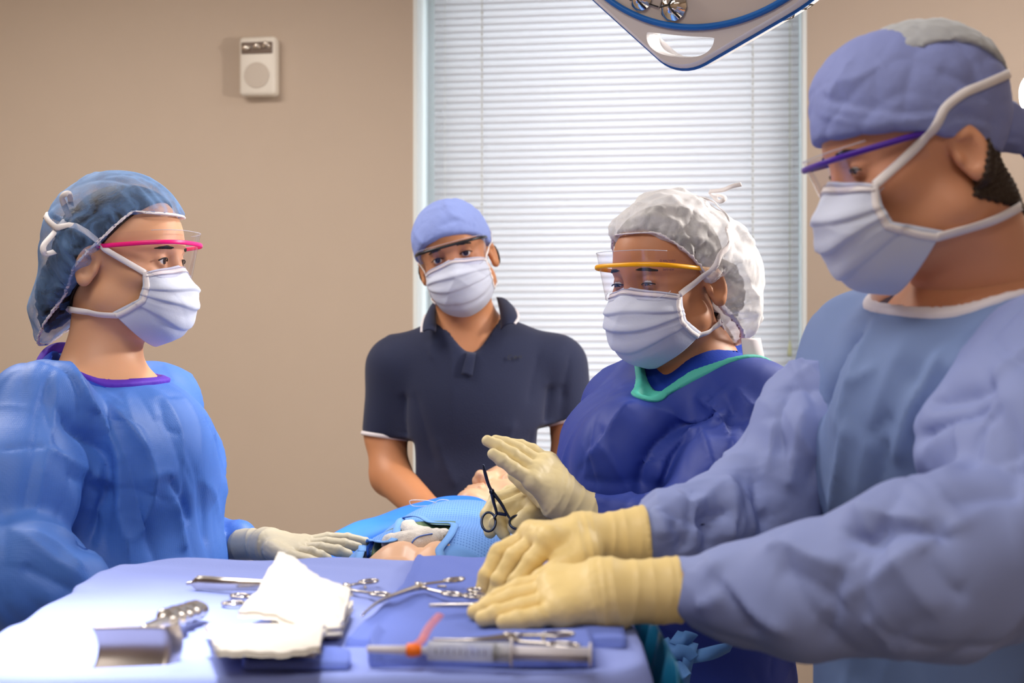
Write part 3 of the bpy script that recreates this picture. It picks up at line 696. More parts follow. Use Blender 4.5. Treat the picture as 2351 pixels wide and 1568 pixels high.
def mask(parent, T, seed=1, off=0.0, fwd=0.0, grow=0.0):
    nu, nv = 61, 73
    us = np.linspace(-1, 1, nu); vs = np.linspace(0, 1, nv)
    Cf = np.interp(vs, [0, .12, .3, .5, .7, .86, 1], [.106, .119, .1315, .131, .124, .108, .066])
    Cz = np.interp(vs, [0, .12, .3, .5, .7, .86, 1], [.006, -.010, -.034, -.060, -.088, -.113, -.127])
    Sx = np.interp(vs, [0, .3, .6, 1], [.069, .0705, .0715, .068]); Sf = np.interp(vs, [0, .3, .6, 1], [.054, .056, .050, .012])
    Sz = np.interp(vs, [0, .3, .6, 1], [-.012, -.032, -.052, -.074])
    Sf = Sf + fwd * np.interp(vs, [0, .6, 1], [1, 1, .6]); Sx = Sx + grow - fwd * .12; Cf = Cf + grow - .004; Cz = Cz - grow * .6 * vs
    k = np.ones(7) / 7
    Cf = np.convolve(np.pad(Cf, 3, 'edge'), k, 'valid'); Cz = np.convolve(np.pad(Cz, 3, 'edge'), k, 'valid')
    G = np.zeros((nu, nv, 3))
    for i, u in enumerate(us):
        a = abs(u); e = a ** 2.1; x = np.sign(u) * Sx * (math.sin(a * math.pi / 2) * .72 + a * .28)
        nose = math.exp(-(u / .22) ** 2)
        f = Sf + (Cf - Sf) * (1 - e) - (1 - nose) * .010 * np.exp(-((vs - .02) / .25) ** 2) * (1 - a)
        z = Sz + (Cz - Sz) * (1 - a ** 1.7) - (1 - nose) * .006 * (1 - a) * np.exp(-(vs / .2) ** 2)
        G[i] = np.stack([x, -f, z], 1)
    V, F = gridsheet(G); N = normals(V, F)
    if (N @ np.array([0, -1, 0])).mean() < 0: N = -N
    uu, vv = np.repeat(us, nv), np.tile(vs, nu)
    rng = np.random.default_rng(seed)
    d = np.zeros(len(V))
    for v0, am in ((.30, .0034), (.52, .0034), (.74, .0030)):      # the three pleats, open in the middle
        vc = v0 + .05 * (uu ** 2) * np.sign(.5 - v0) + .012 * np.sin(uu * 5 + seed + v0 * 9)
        t = (vv - vc) / .055
        d += am * np.where(t < 0, np.exp(-(t / 1.6) ** 2), np.exp(-(t * 4) ** 2)) * (1 - .55 * uu ** 4)
    for j in range(7):                                             # slack creases running from the ties
        u0, v0, an, wd, am = rng.uniform(-.8, .8), rng.uniform(.2, .95), rng.uniform(-.9, .9), rng.uniform(.04, .08), rng.uniform(-.0022, .0026)
        s_ = (uu - u0) * math.cos(an) + (vv - v0) * math.sin(an); c_ = -(uu - u0) * math.sin(an) + (vv - v0) * math.cos(an)
        d += am * np.exp(-np.abs(c_) / wd) * np.exp(-(s_ / .45) ** 2)
    d += .0006 * ((vv < .09) & (np.abs(uu) < .95))
    V = V + N * (d + off)[:, None]
    G = V.reshape(nu, nv, 3)
    Gw = T(G.reshape(-1, 3)).reshape(nu, nv, 3)
    m = mk('face_mask', *gridsheet(Gw, .0012), M['mask'], parent)
    def edge(line, nr, wd, nm):
        mk(nm, *ribbon(line, nr, wd, .0016), M['strap'], m)
    Nw = (N @ T.R.T).reshape(nu, nv, 3)
    for i in (2, nu - 3): edge(Gw[i, :] + Nw[i, :] * .0012, Nw[i, :], .0075, 'side_binding')
    edge(Gw[2:-2, 5] + Nw[2:-2, 5] * .0012, Nw[2:-2, 5], .006, 'top_binding')
    for q in (3, 7): mk('stitch_line', *tube(Gw[3:-3, q] + Nw[3:-3, q] * .0022, .0005, 5), mat('stitch', 'A9A4B8', .8), m)
    return m, Gw, Nw
def straps(m, T, trees, Gw, top, bot, sides=(1, -1), wd=.009):
    for s in sides:
        i = -3 if s > 0 else 2
        for st, path in ((Gw[i, 1], top), (Gw[i, -2], bot)):
            pts = [st] + [T(L(s * x, f, z)) for x, f, z in path]
            o, n = wrapline(trees, pts, 44, .0025)
            mk('tie_strap', *ribbon(o, n, wd, .0014), M['strap'], m, smooth=False)
def glasses(parent, T, mt, name, z=.036, ztop=.047, zbot=-.026, slope=0.0, bar=.0026, reach=0.0, end=.0):
    g = empty('safety_glasses', T(L(0, .1, z))); g.parent = parent; g.location = Vector(T(L(0, .1, z)) - WL[parent.name])
    th = np.linspace(-90, 90, 61) * np.pi / 180; n = 2.9
    X = .080 * np.sign(np.sin(th)) * np.abs(np.sin(th)) ** (2 / n); Fw = .028 + (.094 + reach) * np.abs(np.cos(th)) ** (2 / n)
    rows = []
    for q in np.linspace(0, 1, 9):
        zz = ztop + (zbot - ztop) * q * (1 - .45 * np.abs(np.sin(th)) ** 6); sh = 1 - .07 * q
        rows.append(np.stack([T(L(x * sh, f * (1 - .10 * q), zq + slope * f)) for x, f, zq in zip(X, Fw, zz)]))
    lens = mk('lens', *gridsheet(np.stack(rows, 1)), M['lens'], g)
    ed = np.stack(rows, 1); mk('lens_edge', *tube(list(ed[10:-10, 0]), .0005, 5), M['lensedge'], g); mk('lens_edge', *tube(list(ed[10:-10, -1]), .0005, 5), M['lensedge'], g)
    top = [T(L(x * 1.02, f + .002, z + slope * f)) for x, f in zip(X, Fw)]
    side = lambda s: [T(L(s * .081, f, z + slope * f)) for f in np.linspace(end, .02, 4)]
    line = (side(-1) + top[1:-1] + side(1)[::-1])
    mk('frame_bar', *tube(smoothline(line[::2] + [line[-1]], 200), bar, 8, False, (.6, 1.3)), mt, g)
    g2 = gridsheet(np.stack(rows, 1)); return g, BVHTree.FromPolygons(g2[0].tolist(), g2[1].tolist())

# ------------------------------------------------------------------ hands in gloves: every finger its own chain of joints
def glove(parent, name, wrist, cuff, mcps, fingers, thumb, rw, rc, mt, rf=.0098, rings=5, label=None, palm=.016, h=.0018, seed=3):
    F = Field()
    wrist, cuff = np.array(wrist), np.array(cuff)
    F.cone(wrist, cuff, rw, rc, .01)
    c = np.mean(mcps, 0)
    for m_ in mcps: F.cone(wrist + (c - wrist) * .18 + (m_ - c) * .35, m_, rw * .80, palm * .80, .016)
    for a, b in zip(mcps[:-1], mcps[1:]): F.cone(a, b, palm * .72, palm * .72, .010)
    for m_, fg in zip(mcps, fingers):
        pts = [m_] + list(fg); k = len(pts)
        F.chain(pts, np.linspace(rf * 1.08, rf * .82, k), .0022, .002)
        for j in range(1, k - 1): F.ell(pts[j], np.full(3, rf * 1.03), .0015)
    if thumb is not None:
        pts = list(thumb); F.chain(pts, np.linspace(rf * 1.75, rf * .98, len(pts)), .014, .004)
    F.half(cuff, cuff - wrist, .002, box=(cuff - rc * 1.6, cuff + rc * 1.6)); V, Fc = surf(F, h)
    ax = cuff - wrist; Ln = np.linalg.norm(ax); ax = ax / Ln
    t = (V - wrist) @ ax; N = normals(V, Fc)
    rng = np.random.default_rng(seed); d = 0
    tilt = np.cross(ax, [0, 0, 1]); sw = (V - wrist) @ (np.array([0, 0, 1]) * .5 + tilt * .4)
    for j in range(rings):                     # bunched latex at the wrist
        t0 = rng.uniform(-.35, .9) * Ln; wd = rng.uniform(.003, .006)
        d = d + rng.uniform(.0010, .0024) * np.exp(-np.abs(t - t0 - sw * rng.uniform(-.5, .5)) / wd)
    d = d + .0022 * np.exp(-((t - Ln) / .0028) ** 2)         # rolled bead
    V = V + N * np.asarray(d)[:, None]
    m2 = (1 - np.clip((t + .02) / .03, 0, 1))
    V = creases(V, Fc, .016, .0009, seed, mask=m2)
    V = lap(V, Fc, 1, .3)
    o = mk(name, V, Fc, mt, parent)
    if label: o['label'] = label
    # cut edge: open end shown as a rim
    return o

# ------------------------------------------------------------------ clothes with a neckline
def garment(parent, name, F, carve, h, mt, folds_=(), crease=(), extra=None, lo=None, hi=None, smooth=2):
    V, lo_, h_ = F.grid(h, lo=lo, hi=hi)
    solid = V.copy()
    if carve:
        n = V.shape; g = np.stack(np.meshgrid(*[lo_[i] + h_ * np.arange(n[i]) for i in range(3)], indexing='ij'), -1)
        cl, ch = carve.bounds(); cl -= .03; ch += .03
        i0 = np.clip(((cl - lo_) / h_).astype(int), 0, n); i1 = np.clip(((ch - lo_) / h_).astype(int) + 1, 0, n)
        sl = tuple(slice(a, b) for a, b in zip(i0, i1)); q = g[sl]
        C = np.full(n, 1., np.float32); C[sl] = carve.eval(q.reshape(-1, 3)).reshape(q.shape[:3])
        V = np.maximum(V, -C)
    v, f = nets(V, lo_, h_, smooth=smooth); v0 = v
    for q in crease: v = randfolds(v, f, *q[:-1], **q[-1]) if isinstance(q[-1], dict) else creases(v, f, *q)
    if folds_: v = folds(v, f, folds_)
    if carve: v = v0 + (v - v0) * np.clip((carve.eval(v0) - .010) / .035, 0, 1)[:, None]
    v = lap(v, f, 1, .15)
    o = mk(name, v, f, mt, parent)
    return o, (v, f)
def trimband(parent, name, F, carve, mt, width, off=.0032, h=.0024):     # binding that follows the neckline
    cl, ch = carve.bounds(); lo, hi = cl - .02, ch + .02
    V, lo_, h_ = F.grid(h, lo=lo, hi=hi); n = V.shape
    g = np.stack(np.meshgrid(*[lo_[i] + h_ * np.arange(n[i]) for i in range(3)], indexing='ij'), -1).reshape(-1, 3)
    C = carve.eval(g).reshape(n)
    near = np.maximum(V - off, np.maximum(np.abs(C - width / 2 + .002) - width / 2, -V - .012))
    v, f = nets(near.astype(np.float32), lo_, h_, smooth=5)
    return mk(name, v, f, mt, parent)
def capmesh(parent, name, F, T, cut, h, mt, gather=.0, seed=1, crs=(), elastic=None, ew=.0035, folds_=()):
    V, lo, h_ = F.grid(h); n = V.shape
    g = np.stack(np.meshgrid(*[lo[i] + h_ * np.arange(n[i]) for i in range(3)], indexing='ij'), -1).reshape(-1, 3)
    C = cut(T.inv(g)).reshape(n) * T.s
    v, f = nets(np.maximum(V, -C).astype(np.float32), lo, h_, smooth=2)
    if gather:
        q = T.inv(v); c = cut(q); N = normals(v, f); an = np.arctan2(q[:, 0], -q[:, 1] + q[:, 2])
        w_ = np.exp(-np.maximum(c - .004, 0) / .022) * (c > .001)
        v = v + N * (gather * w_ * np.sin(an * 46 + 2.5 * np.sin(an * 9 + seed)))[:, None]
    for q in crs: v = randfolds(v, f, *q[:-1], **q[-1]) if isinstance(q[-1], dict) else creases(v, f, *q)
    if folds_: v = folds(v, f, folds_)
    v = lap(v, f, 1, .3)
    o = mk(name, v, f, mt, parent)
    if elastic is not None:
        e, ef = nets(np.maximum(np.maximum(V - .0018, np.abs(C) - ew), -V - .0055).astype(np.float32), lo, h_, smooth=2)
        mk('elastic_edge', e, ef, elastic, o)
    return o, (v, f)
def coarse(F, h=.010): return surf(F, h)
def legs(F2, x, d, ang, zt=.80, sp=.095):      # trousers down to the shoes
    a = np.array([math.cos(ang), math.sin(ang), 0]); c = np.array([x, d, 0])
    for s in (1, -1):
        F2.chain([c + a * s * sp * .8 + [0, 0, zt], c + a * s * sp + [0, 0, .48], c + a * s * sp + [0, 0, .06]], [.095, .075, .062], .04, .03)
def lower(parent, x, d, face, mt, zt=.80):
    fx = np.array([face[0], face[1], 0]); fx = fx / np.linalg.norm(fx); ang = math.atan2(fx[0], -fx[1]) ; a = np.array([-fx[1], fx[0], 0])
    F2 = Field(); legs(F2, x, d, math.atan2(a[1], a[0]), zt); v, f = surf(F2, .014); mk('trousers', v, f, mt, parent)
    for s in (1, -1):
        c = np.array([x, d, 0]) + a * s * .095; Fs = Field()
        Fs.cone(c - fx * .06 + [0, 0, .045], c + fx * .13 + [0, 0, .035], .043, .036, .02); Fs.half((0, 0, .004), (0, 0, -1))
        v, f = surf(Fs, .009); v[:, 2] = np.maximum(v[:, 2], 0.0); mk('shoe', v, f, M['shoe'], parent)

# ================================================================== the woman at the left, in profile
def left_woman():
    T = Tf(P(277, 612, 2.2), Rot(78, 2, 0), .965)
    Fh = Field(); head(Fh, T, .0046, mouth=False)
    nb = P(232, 862, 2.2)
    Fh.cone(T(L(0, -.022, -.055)), nb + [0, 0, -.05], .050, .060, .03)
    fr = np.array([.975, -.22, 0]); sdv = np.array([.22, .975, 0])
    Fb = Field(); Fb.cone(nb + [0, 0, .0], nb + [.02, 0, -.10], .060, .075, .03)
    Fb.cone(P(110, 935, 2.06), P(345, 935, 2.35), .05, .05, .05); Fb.ell(P(268, 1045, 2.2), (.10, .14, .12), .04); Fb.cone(P(272, 1045, 2.2), P(275, 1500, 2.2), .12, .12, .04)
    Fb.chain([P(361, 935, 2.37), P(330, 1160, 2.45), P(545, 1245, 2.33)], [.045, .04, .026], .03, .02); Fb.chain([P(95, 940, 2.04), P(-40, 1310, 1.9), P(190, 1330, 1.84)], [.045, .04, .026], .03, .02)
    bv, bf = coarse(Fb)
    Fh.ops += Fb.ops; G = headgrid(T, Fh); hv, hf = nets(*G, smooth=1)
    o = tag(mk('person', *join((hv, hf), (bv, bf)), M['skin1'], loc=(float(nb[0]), 2.2, 0)), 'woman in profile with sheer blue cap, pink-framed visor and royal blue gown', 'person')
    eyes(o, T, (4, -2)); brows(o, G, T)
    # hair under the cap
    v, f = region(G, lambda p: np.maximum(np.maximum(-(p[:, 2] - (.040 + 1.14 * (-p[:, 1] - .0175))) / 1.5, .0 - (p[:, 2] + .10)), np.abs(p[:, 0]) - .079), T, .005)
    hr = mk('hair', v, f, M['hair'], o)
    Fx = Field(); Fx.cone(L(0, -.03, .03), L(0, -.085, -.05), .078, .05, .03, T=T); Fx.cone(L(0, -.085, -.05), L(0, -.10, -.09), .05, .03, .03, T=T)
    Fx._add(lambda p: np.maximum((p[:, 2] - .006 - (.043 + 1.14 * (-p[:, 1] - .0175))) / 1.5, p[:, 2] - .083), (-.2, -.2, -.2), (.2, .2, .2), .003, 's', T); v, f = surf(Fx, .005); v = lump(v, f, .03, .003, 3); mk('hair_bun', v, f, M['hair'], o)
    # bouffant cap
    Fc = Field(); Fc.ell(L(0, -.002, .050), (.090, .108, .104), .03, T=T); Fc.cone(L(0, -.040, .030), L(0, -.100, -.075), .090, .050, .04, T=T); Fc.cone(L(0, -.10, -.075), L(0, -.115, -.115), .045, .025, .03, T=T); Fc.ell(L(0, -.022, .012), (.1, .05, .06), .03, T=T)
    def cut(p):
        f_, z = -p[:, 1], p[:, 2]
        return np.maximum((z - (.043 + 1.14 * (f_ - .0175))) / 1.5, z - .083)
    # keep where cut > 0
    c, (cv, cf) = capmesh(o, 'bouffant_cap', Fc, T, lambda p: cut(p), .0042, M['capL'], .0022, 1, ((70, .0042, .005, .05, 4, dict(bias=(.7, 0, -.6))), (60, .0026, .003, .03, 6, dict())), M['trim'], .0028,
        [([(300, 420), (340, 460), (372, 500)], 3.5, 7), ([(250, 425), (300, 470), (340, 520)], 3, 6), ([(200, 440), (255, 500), (315, 545)], 3.5, 7), ([(150, 520), (210, 560), (270, 580)], 5, 9), ([(170, 480), (240, 500), (300, 550)], -4, 8), ([(140, 560), (200, 600), (250, 600)], 4, 8), ([(110, 700), (160, 640), (235, 600)], 6, 10), ([(90, 760), (150, 700), (200, 650)], -5, 10)])
    # gown
    Fg = Field()
    Fg.cone(nb + [-.045, -.02, -.070], P(90, 950, 2.05), .054, .072, .04); Fg.cone(nb + [.0, .04, -.085], P(352, 938, 2.36), .056, .070, .04); Fg.cone(P(150, 868, 2.24), P(185, 945, 2.2), .052, .07, .04)
    Fg.ell(P(268, 1050, 2.2), (.130, .172, .125), .05); Fg.ell(P(372, 1060, 2.2), (.075, .14, .10), .06)
    Fg.cone(P(284, 1150, 2.2), P(284, 1400, 2.2), .178, .195, .05, flat=(fr, 1.36)); Fg.cone(P(284, 1400, 2.2), P(280, 1800, 2.2), .195, .22, .05, flat=(fr, 1.3))
    Fg.chain([P(90, 952, 2.04), P(25, 1130, 1.95), P(-45, 1290, 1.90)], [.074, .086, .092], .03, .03)
    Fg.chain([P(-45, 1310, 1.90), P(70, 1330, 1.86), P(165, 1345, 1.84), P(208, 1322, 1.835)], [.090, .078, .050, .014], .02, .02)
    Fg.chain([P(352, 935, 2.36), P(330, 1150, 2.44), P(430, 1225, 2.40), P(542, 1240, 2.33)], [.07, .066, .05, .028], .03, .02)
    Fg.cone(P(524, 1236, 2.34), P(546, 1238, 2.33), .026, .033, .01)
    cv_ = Field(); cv_.cone(nb + [-.034, -.005, -.12], nb + [.052, -.0, .20], .085, .10, .01)
    fs = [([(134, 805), (89, 939), (80, 1023), (49, 1184)], -3, 4), ([(129, 863), (129, 930), (107, 1037), (80, 1197)], 3.5, 5), ([(0, 1032), (80, 1023), (107, 1032)], -3, 4),
          ([(147, 818), (192, 912), (232, 983), (268, 1050), (270, 1171), (286, 1238), (292, 1305)], 13, 13), ([(241, 920), (300, 990), (346, 1063), (346, 1144), (312, 1233)], 10, 13), ([(286, 872), (292, 938), (339, 1045)], 5, 10),
          ([(129, 934), (187, 997), (245, 1046), (246, 1140), (200, 1260)], -14, 14), ([(107, 1032), (179, 1068), (245, 1104)], 6, 9), ([(150, 1090), (200, 1110), (240, 1130)], -5, 8), ([(388, 1090), (411, 1140), (440, 1206)], -6, 8), ([(402, 1135), (412, 1200), (424, 1270)], 7, 9),
          ([(170, 830), (210, 880), (240, 920)], -4, 6), ([(190, 830), (230, 890), (280, 940)], 4, 6), ([(365, 920), (385, 985), (420, 995)], -3, 5), ([(180, 1260), (240, 1150), (250, 1110)], -8, 12), ([(60, 1215), (130, 1250), (200, 1310)], 5, 10), ([(40, 1300), (110, 1330), (180, 1370)], -6, 12), ([(330, 1100), (380, 1085), (400, 1100)], 4, 7), ([(460, 1100), (468, 1180), (470, 1260)], -4, 8)]
    g, _ = garment(o, 'surgical_gown', Fg, cv_, .0050, M['gownL'], fs, ((90, .0085, .009, .12, 5, dict(bias=(.3, 0, -1))), (110, .0035, .005, .05, 9, dict())), lo=P(-260, 1750, 2.2) * [1, 0, 1] + [0, 1.72, 0], hi=[-.30, 2.62, 1.36])
    trimband(g, 'neck_binding', Fg, cv_, M['purple'], .016, .0055)
    Fs = Field(); Fs.cone(nb + [-.03, 0, -.070], P(120, 945, 2.07), .055, .06, .04); Fs.cone(nb + [0, 0, -.070], P(340, 945, 2.34), .055, .06, .04); Fs.cone(P(160, 872, 2.2), P(190, 940, 2.2), .052, .065, .04); Fs.ell(P(270, 1040, 2.2), (.115, .16, .125), .05)
    c2 = Field(); c2.cone(nb + [-.034, 0, -.12], nb + [.050, 0, .20], .066, .085, .01)
    garment(o, 'scrub_top', Fs, c2, .006, M['scrub'])
    mm, Gw, Nw = mask(o, T, seed=2, fwd=.018)
    trees = [bvh(hv, hf), bvh(cv, cf)]
    straps(mm, T, trees, Gw, [(.082, .0, .030), (.066, -.07, .060), (.03, -.112, .072), (0, -.118, .078)], [(.064, -.02, -.075), (.052, -.055, -.072), (.0, -.09, -.070)])
    for pts in ([(160, 500, 2.15), (143, 455, 2.13), (158, 445, 2.12), (163, 470, 2.14)], [(150, 505, 2.16), (120, 540, 2.12), (100, 565, 2.1), (104, 582, 2.1), (126, 578, 2.12)]):
        l_ = smoothline([P(*q) for q in pts], 24); mk('tie_tail', *ribbon(l_, np.tile([0, -1, .2], (len(l_), 1)), .009, .0014), M['strap'], mm)
    gg_, lt = glasses(o, T, M['pink'], 'pink', .027, .046, -.030, slope=.10); lettering(lt, 'CE', (354, 561), (369, 560), M['dark'], gg_, 'lens_print')
    # left hand in glove resting on the drape
    gl = [P(700, 1246, 2.31), P(694, 1252, 2.285), P(688, 1259, 2.262), P(680, 1266, 2.242)]
    fg = [[P(752, 1235, 2.32), P(798, 1236, 2.325), P(838, 1243, 2.33)], [P(750, 1246, 2.28), P(790, 1249, 2.28), P(822, 1256, 2.285)], [P(736, 1258, 2.25), P(775, 1264, 2.25), P(800, 1272, 2.255)], [P(715, 1268, 2.225), P(735, 1276, 2.225), P(752, 1283, 2.23)]]
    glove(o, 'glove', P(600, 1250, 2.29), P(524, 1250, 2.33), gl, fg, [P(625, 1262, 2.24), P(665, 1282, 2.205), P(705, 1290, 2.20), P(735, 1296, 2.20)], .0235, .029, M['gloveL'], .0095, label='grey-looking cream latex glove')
    lower(o, -.60, 2.2, (1, -.1), M['scrubd'], .72)
    return o

# ================================================================== the man in the navy polo, behind
def back_man():
    T = Tf(P(1049, 600, 3.2), Rot(-4, 3, -15), 1.0)
    Fh = Field(); head(Fh, T, .0044, mouth=False, masc=1)
    nb = P(1070, 770, 3.26)
    Fh.cone(T(L(0, -.012, -.055)), nb + [0, 0, -.06], .058, .064, .03)
    Fb = Field(); Fb.cone(nb + [0, 0, .03], nb + [0, 0, -.08], .062, .075, .04)
    Fb.cone(nb + [0, 0, -.03], P(930, 830, 3.27), .05, .05, .05); Fb.cone(nb + [0, 0, -.03], P(1250, 825, 3.27), .05, .05, .05)
    Fb.ell(P(1085, 890, 3.26), (.15, .105, .16), .05); Fb.cone(P(1085, 900, 3.26), P(1095, 1450, 3.26), .13, .13, .05, flat=((0, 1, 0), 1.4))
    Fb.chain([P(900, 840, 3.27), P(884, 1000, 3.26), P(897, 1092, 3.22), P(990, 1185, 3.02), P(1040, 1215, 2.95)], [.052, .0445, .045, .034, .03], .03, .02)
    Fb.chain([P(1288, 840, 3.27), P(1312, 985, 3.26), P(1305, 1080, 3.22), P(1225, 1185, 3.02), P(1180, 1215, 2.95)], [.052, .0445, .045, .034, .03], .03, .02)
    bv, bf = surf(Fb, .0075, 2)
    Fq = Field(); w1, w2 = P(1040, 1215, 2.95), P(1180, 1215, 2.95)          # hands folded one over the other
    Fq.cone(w1, w1 + [.055, -.03, -.035], .030, .026, .02, flat=(np.array([0, 1., 0]), 1.3)); Fq.cone(w2, w2 + [-.055, -.005, -.04], .030, .026, .02, flat=(np.array([0, 1., 0]), 1.3))
    for k in range(4):
        a_ = w1 + [.058 + .004 * k, -.042, -.012 - .019 * k]; Fq.chain([a_ + [-.03, 0, .008], a_, a_ + [.030, .0, -.016], a_ + [.045, .016, -.026]], [.011, .0105, .009, .008], .006, .002)
        a_ = w2 + [-.06 - .004 * k, -.008, -.022 - .019 * k]; Fq.chain([a_ + [.03, 0, .008], a_, a_ + [-.030, .0, -.014], a_ + [-.044, .016, -.022]], [.011, .0105, .009, .008], .006, .002)
    for s_, w_ in ((1, w1), (-1, w2)): Fq.chain([w_ + [s_ * .01, -.02, .0], w_ + [s_ * .04, -.045, .006], w_ + [s_ * .068, -.052, .0]], [.017, .012, .009], .012, .003)
    qv, qf = surf(Fq, .0034); bv, bf = np.concatenate([bv, qv]), np.concatenate([bf, qf + len(bv)])
    Fh.ops += Fb.ops; G = headgrid(T, Fh, .003); hv, hf = nets(*G, smooth=1)
    o = tag(mk('person', *join((hv, hf), (bv, bf)), M['skin3'], loc=(float(nb[0]), 3.26, 0)), 'man in navy polo shirt with white trim standing before the window blind', 'person')
    eyes(o, T, (0, 0)); brows(o, G, T)
    Fc = Field(); Fc.ell(L(0, -.004, .050), (.086, .106, .092), .02, T=T); Fc.ell(L(0, .008, .042), (.083, .100, .090), .02, T=T)
    c, (cv, cf) = capmesh(o, 'surgical_cap', Fc, T, lambda p: (p[:, 2] - (.050 + .42 * (-p[:, 1] - .09))) / 1.08, .0045, M['cap'], 0, 2, ((.04, .004, 12, (1, 1, 1.3)),), None, folds_=[([(1020, 460), (1035, 490), (1075, 510)], 4, 8), ([(940, 510), (960, 545), (975, 560)], 4, 8), ([(950, 500), (1000, 480), (1060, 470)], 3, 8), ([(1010, 520), (1050, 505), (1090, 520)], -3, 8)])
    v, f = region(G, lambda p: np.maximum(np.maximum(-p[:, 1] + .028, p[:, 2] - .03), -(p[:, 2] + .06)), T, .004)
    mk('hair', v, f, M['hair'], o)
    # polo shirt
    Fg = Field(); ch = P(1092, 900, 3.26)
    Fg.cone(nb + [0, 0, -.025], P(922, 842, 3.27), .068, .066, .05); Fg.cone(nb + [0, 0, -.025], P(1262, 838, 3.27), .068, .066, .05)
    Fg.ell(ch, (.180, .128, .17), .06); Fg.cone(P(1094, 1000, 3.26), P(1100, 1180, 3.26), .186, .192, .06, flat=((0, 1, 0), 1.42)); Fg.cone(P(1098, 1180, 3.26), P(1098, 1480, 3.26), .192, .19, .06, flat=((0, 1, 0), 1.42))
    cvx = Field(); cvx.cone(nb + [0, -.005, -.12], nb + [0, 0, .2], .070, .076, .01); cvx.cone(P(1083, 812, 3.13), P(1078, 715, 3.20), .012, .075, .014)
    trims = []
    for A, B, x0_, x1_ in ((P(908, 845, 3.27), P(884, 1003, 3.26), P(780, 0, 3.26)[0], P(928, 0, 3.26)[0]), (P(1283, 842, 3.27), P(1312, 966, 3.26), P(1262, 0, 3.26)[0], P(1420, 0, 3.26)[0])):
        ax = (B - A) / np.linalg.norm(B - A); Fg.cone(A, B + ax * .06, .064, .050, .045)
        Fg.half(B, ax, .001, box=([x0_, 3.1, B[2] - .16], [x1_, 3.5, B[2] + .02]))
        u_ = np.cross(ax, [0, 1, 0]); w_ = np.cross(ax, u_)
        trims.append(tube([B + (u_ * math.cos(t) + w_ * math.sin(t)) * .0535 - ax * .002 for t in np.linspace(0, 2 * np.pi, 48, endpoint=False)], .005, 8, True, (.6, 1)))
    V, lo_, h_ = Fg.grid(.0062); n = V.shape; gg = np.stack(np.meshgrid(*[lo_[i] + h_ * np.arange(n[i]) for i in range(3)], indexing='ij'), -1).reshape(-1, 3)
    v, f = nets(np.maximum(V, -cvx.eval(gg).reshape(n)).astype(np.float32), lo_, h_, 2)
    v = folds(v, f, [([(1240, 800), (1225, 860), (1215, 930)], -4, 9), ([(1265, 880), (1258, 960), (1262, 1050)], -10, 10), ([(928, 900), (926, 960), (930, 1010)], -8, 10), ([(1318, 800), (1300, 860), (1292, 930)], -5, 8), ([(1000, 1000), (1020, 1060), (1050, 1120)], 4, 14), ([(1180, 960), (1160, 1040), (1130, 1110)], 5, 14), ([(1230, 990), (1200, 1060), (1170, 1130)], -5, 14), ([(950, 900), (975, 990), (1000, 1080)], -4, 14)])
    v = randfolds(v, f, 24, .005, .012, .12, 3, bias=(.2, 0, 1)); v = lap(v, f, 1, .3); parts = [(v, f)]
    shirtparts = parts
    shirt = mk('polo_shirt', *join(*parts), M['polo'], o)
    for t in trims: mk('sleeve_trim', *t, M['trim'], shirt)
    St = bvh(*[np.concatenate([parts[0][0]]), parts[0][1]])
    def on(px, py, dflt, lift=.004):
        h = cast(St, px, py); return P(px, py, dflt) if h is None else h[0] + h[1] * lift + np.array([0, -.002, 0])
    # collar flaps with a white stripe, placket, button, letters
    for inner, outer in (([(1006, 694, 3.25), (1000, 722, 3.20), (1001, 746, 3.165), (1000, 762, 3.15)], [(984, 712, 3.25), (974, 733, 3.20), (969, 750, 3.17), (968, 764, 3.155)]),
                         ([(1140, 683, 3.25), (1147, 712, 3.20), (1150, 738, 3.165), (1150, 757, 3.15)], [(1176, 702, 3.25), (1187, 718, 3.20), (1190, 732, 3.17), (1182, 744, 3.155)])):
        I_, O2 = smoothline([P(*q) for q in inner], 16), smoothline([P(*q) for q in outer], 16)
        Gc = np.stack([I_ + (O2 - I_) * q + np.array([0, -.010 * math.sin(q * 3.14), .006 * math.sin(q * 3.14)]) for q in np.linspace(0, 1, 7)], 1)
        cl = mk('collar', *gridsheet(Gc, .003), M['polo'], shirt)
        mk('collar_stripe', *ribbon((Gc[3:, -1] * .85 + Gc[3:, -2] * .15) + np.array([0, -.0035, .001]), np.tile([0, -1, .3], (len(Gc) - 3, 1)), .0075, .001), M['trim'], cl)
    li = np.array([on(x, y, 3.13, .003) for x, y in dense([(1083, 812), (1072, 862)], 6)]); li[:, 1] -= .001
    mk('placket', *ribbon(li, np.tile([0, -1, 0], (len(li), 1)), np.linspace(.020, .026, len(li)), .003), M['polo'], shirt)
    hb = on(1058, 794, 3.15, .003); mk('button', *tube([hb, hb + [0, -.003, 0]], [.0055, .005], 14), mat('button_grey', 'A8A4A8', .4), shirt)
    cu_ = bpy.data.curves.new('tx', 'FONT'); cu_.body = 'Cen'; cu_.size = .018; cu_.extrude = .0004; cu_.space_character = 1.3
    to = bpy.data.objects.new('t', cu_); SC.collection.objects.link(to); bpy.context.view_layer.update()
    me = bpy.data.meshes.new_from_object(to); V2 = np.array([v.co[:] for v in me.vertices]); F2 = [tuple(p.vertices) for p in me.polygons]; bpy.data.objects.remove(to)
    b0, b1 = on(1164, 826, 3.14, .002), on(1206, 822, 3.14, .002)
    ex = (b1 - b0) / np.linalg.norm(b1 - b0)
    mk('chest_letters', [b0 + ex * q[0] + np.array([0, -.003 - q[2], 0]) + np.array([0, .25, .95]) * q[1] * .8 for q in V2], F2, M['black'], shirt, smooth=False)
    mm, Gw, Nw = mask(o, T, seed=5)
    trees = [bvh(hv, hf), bvh(cv, cf)]
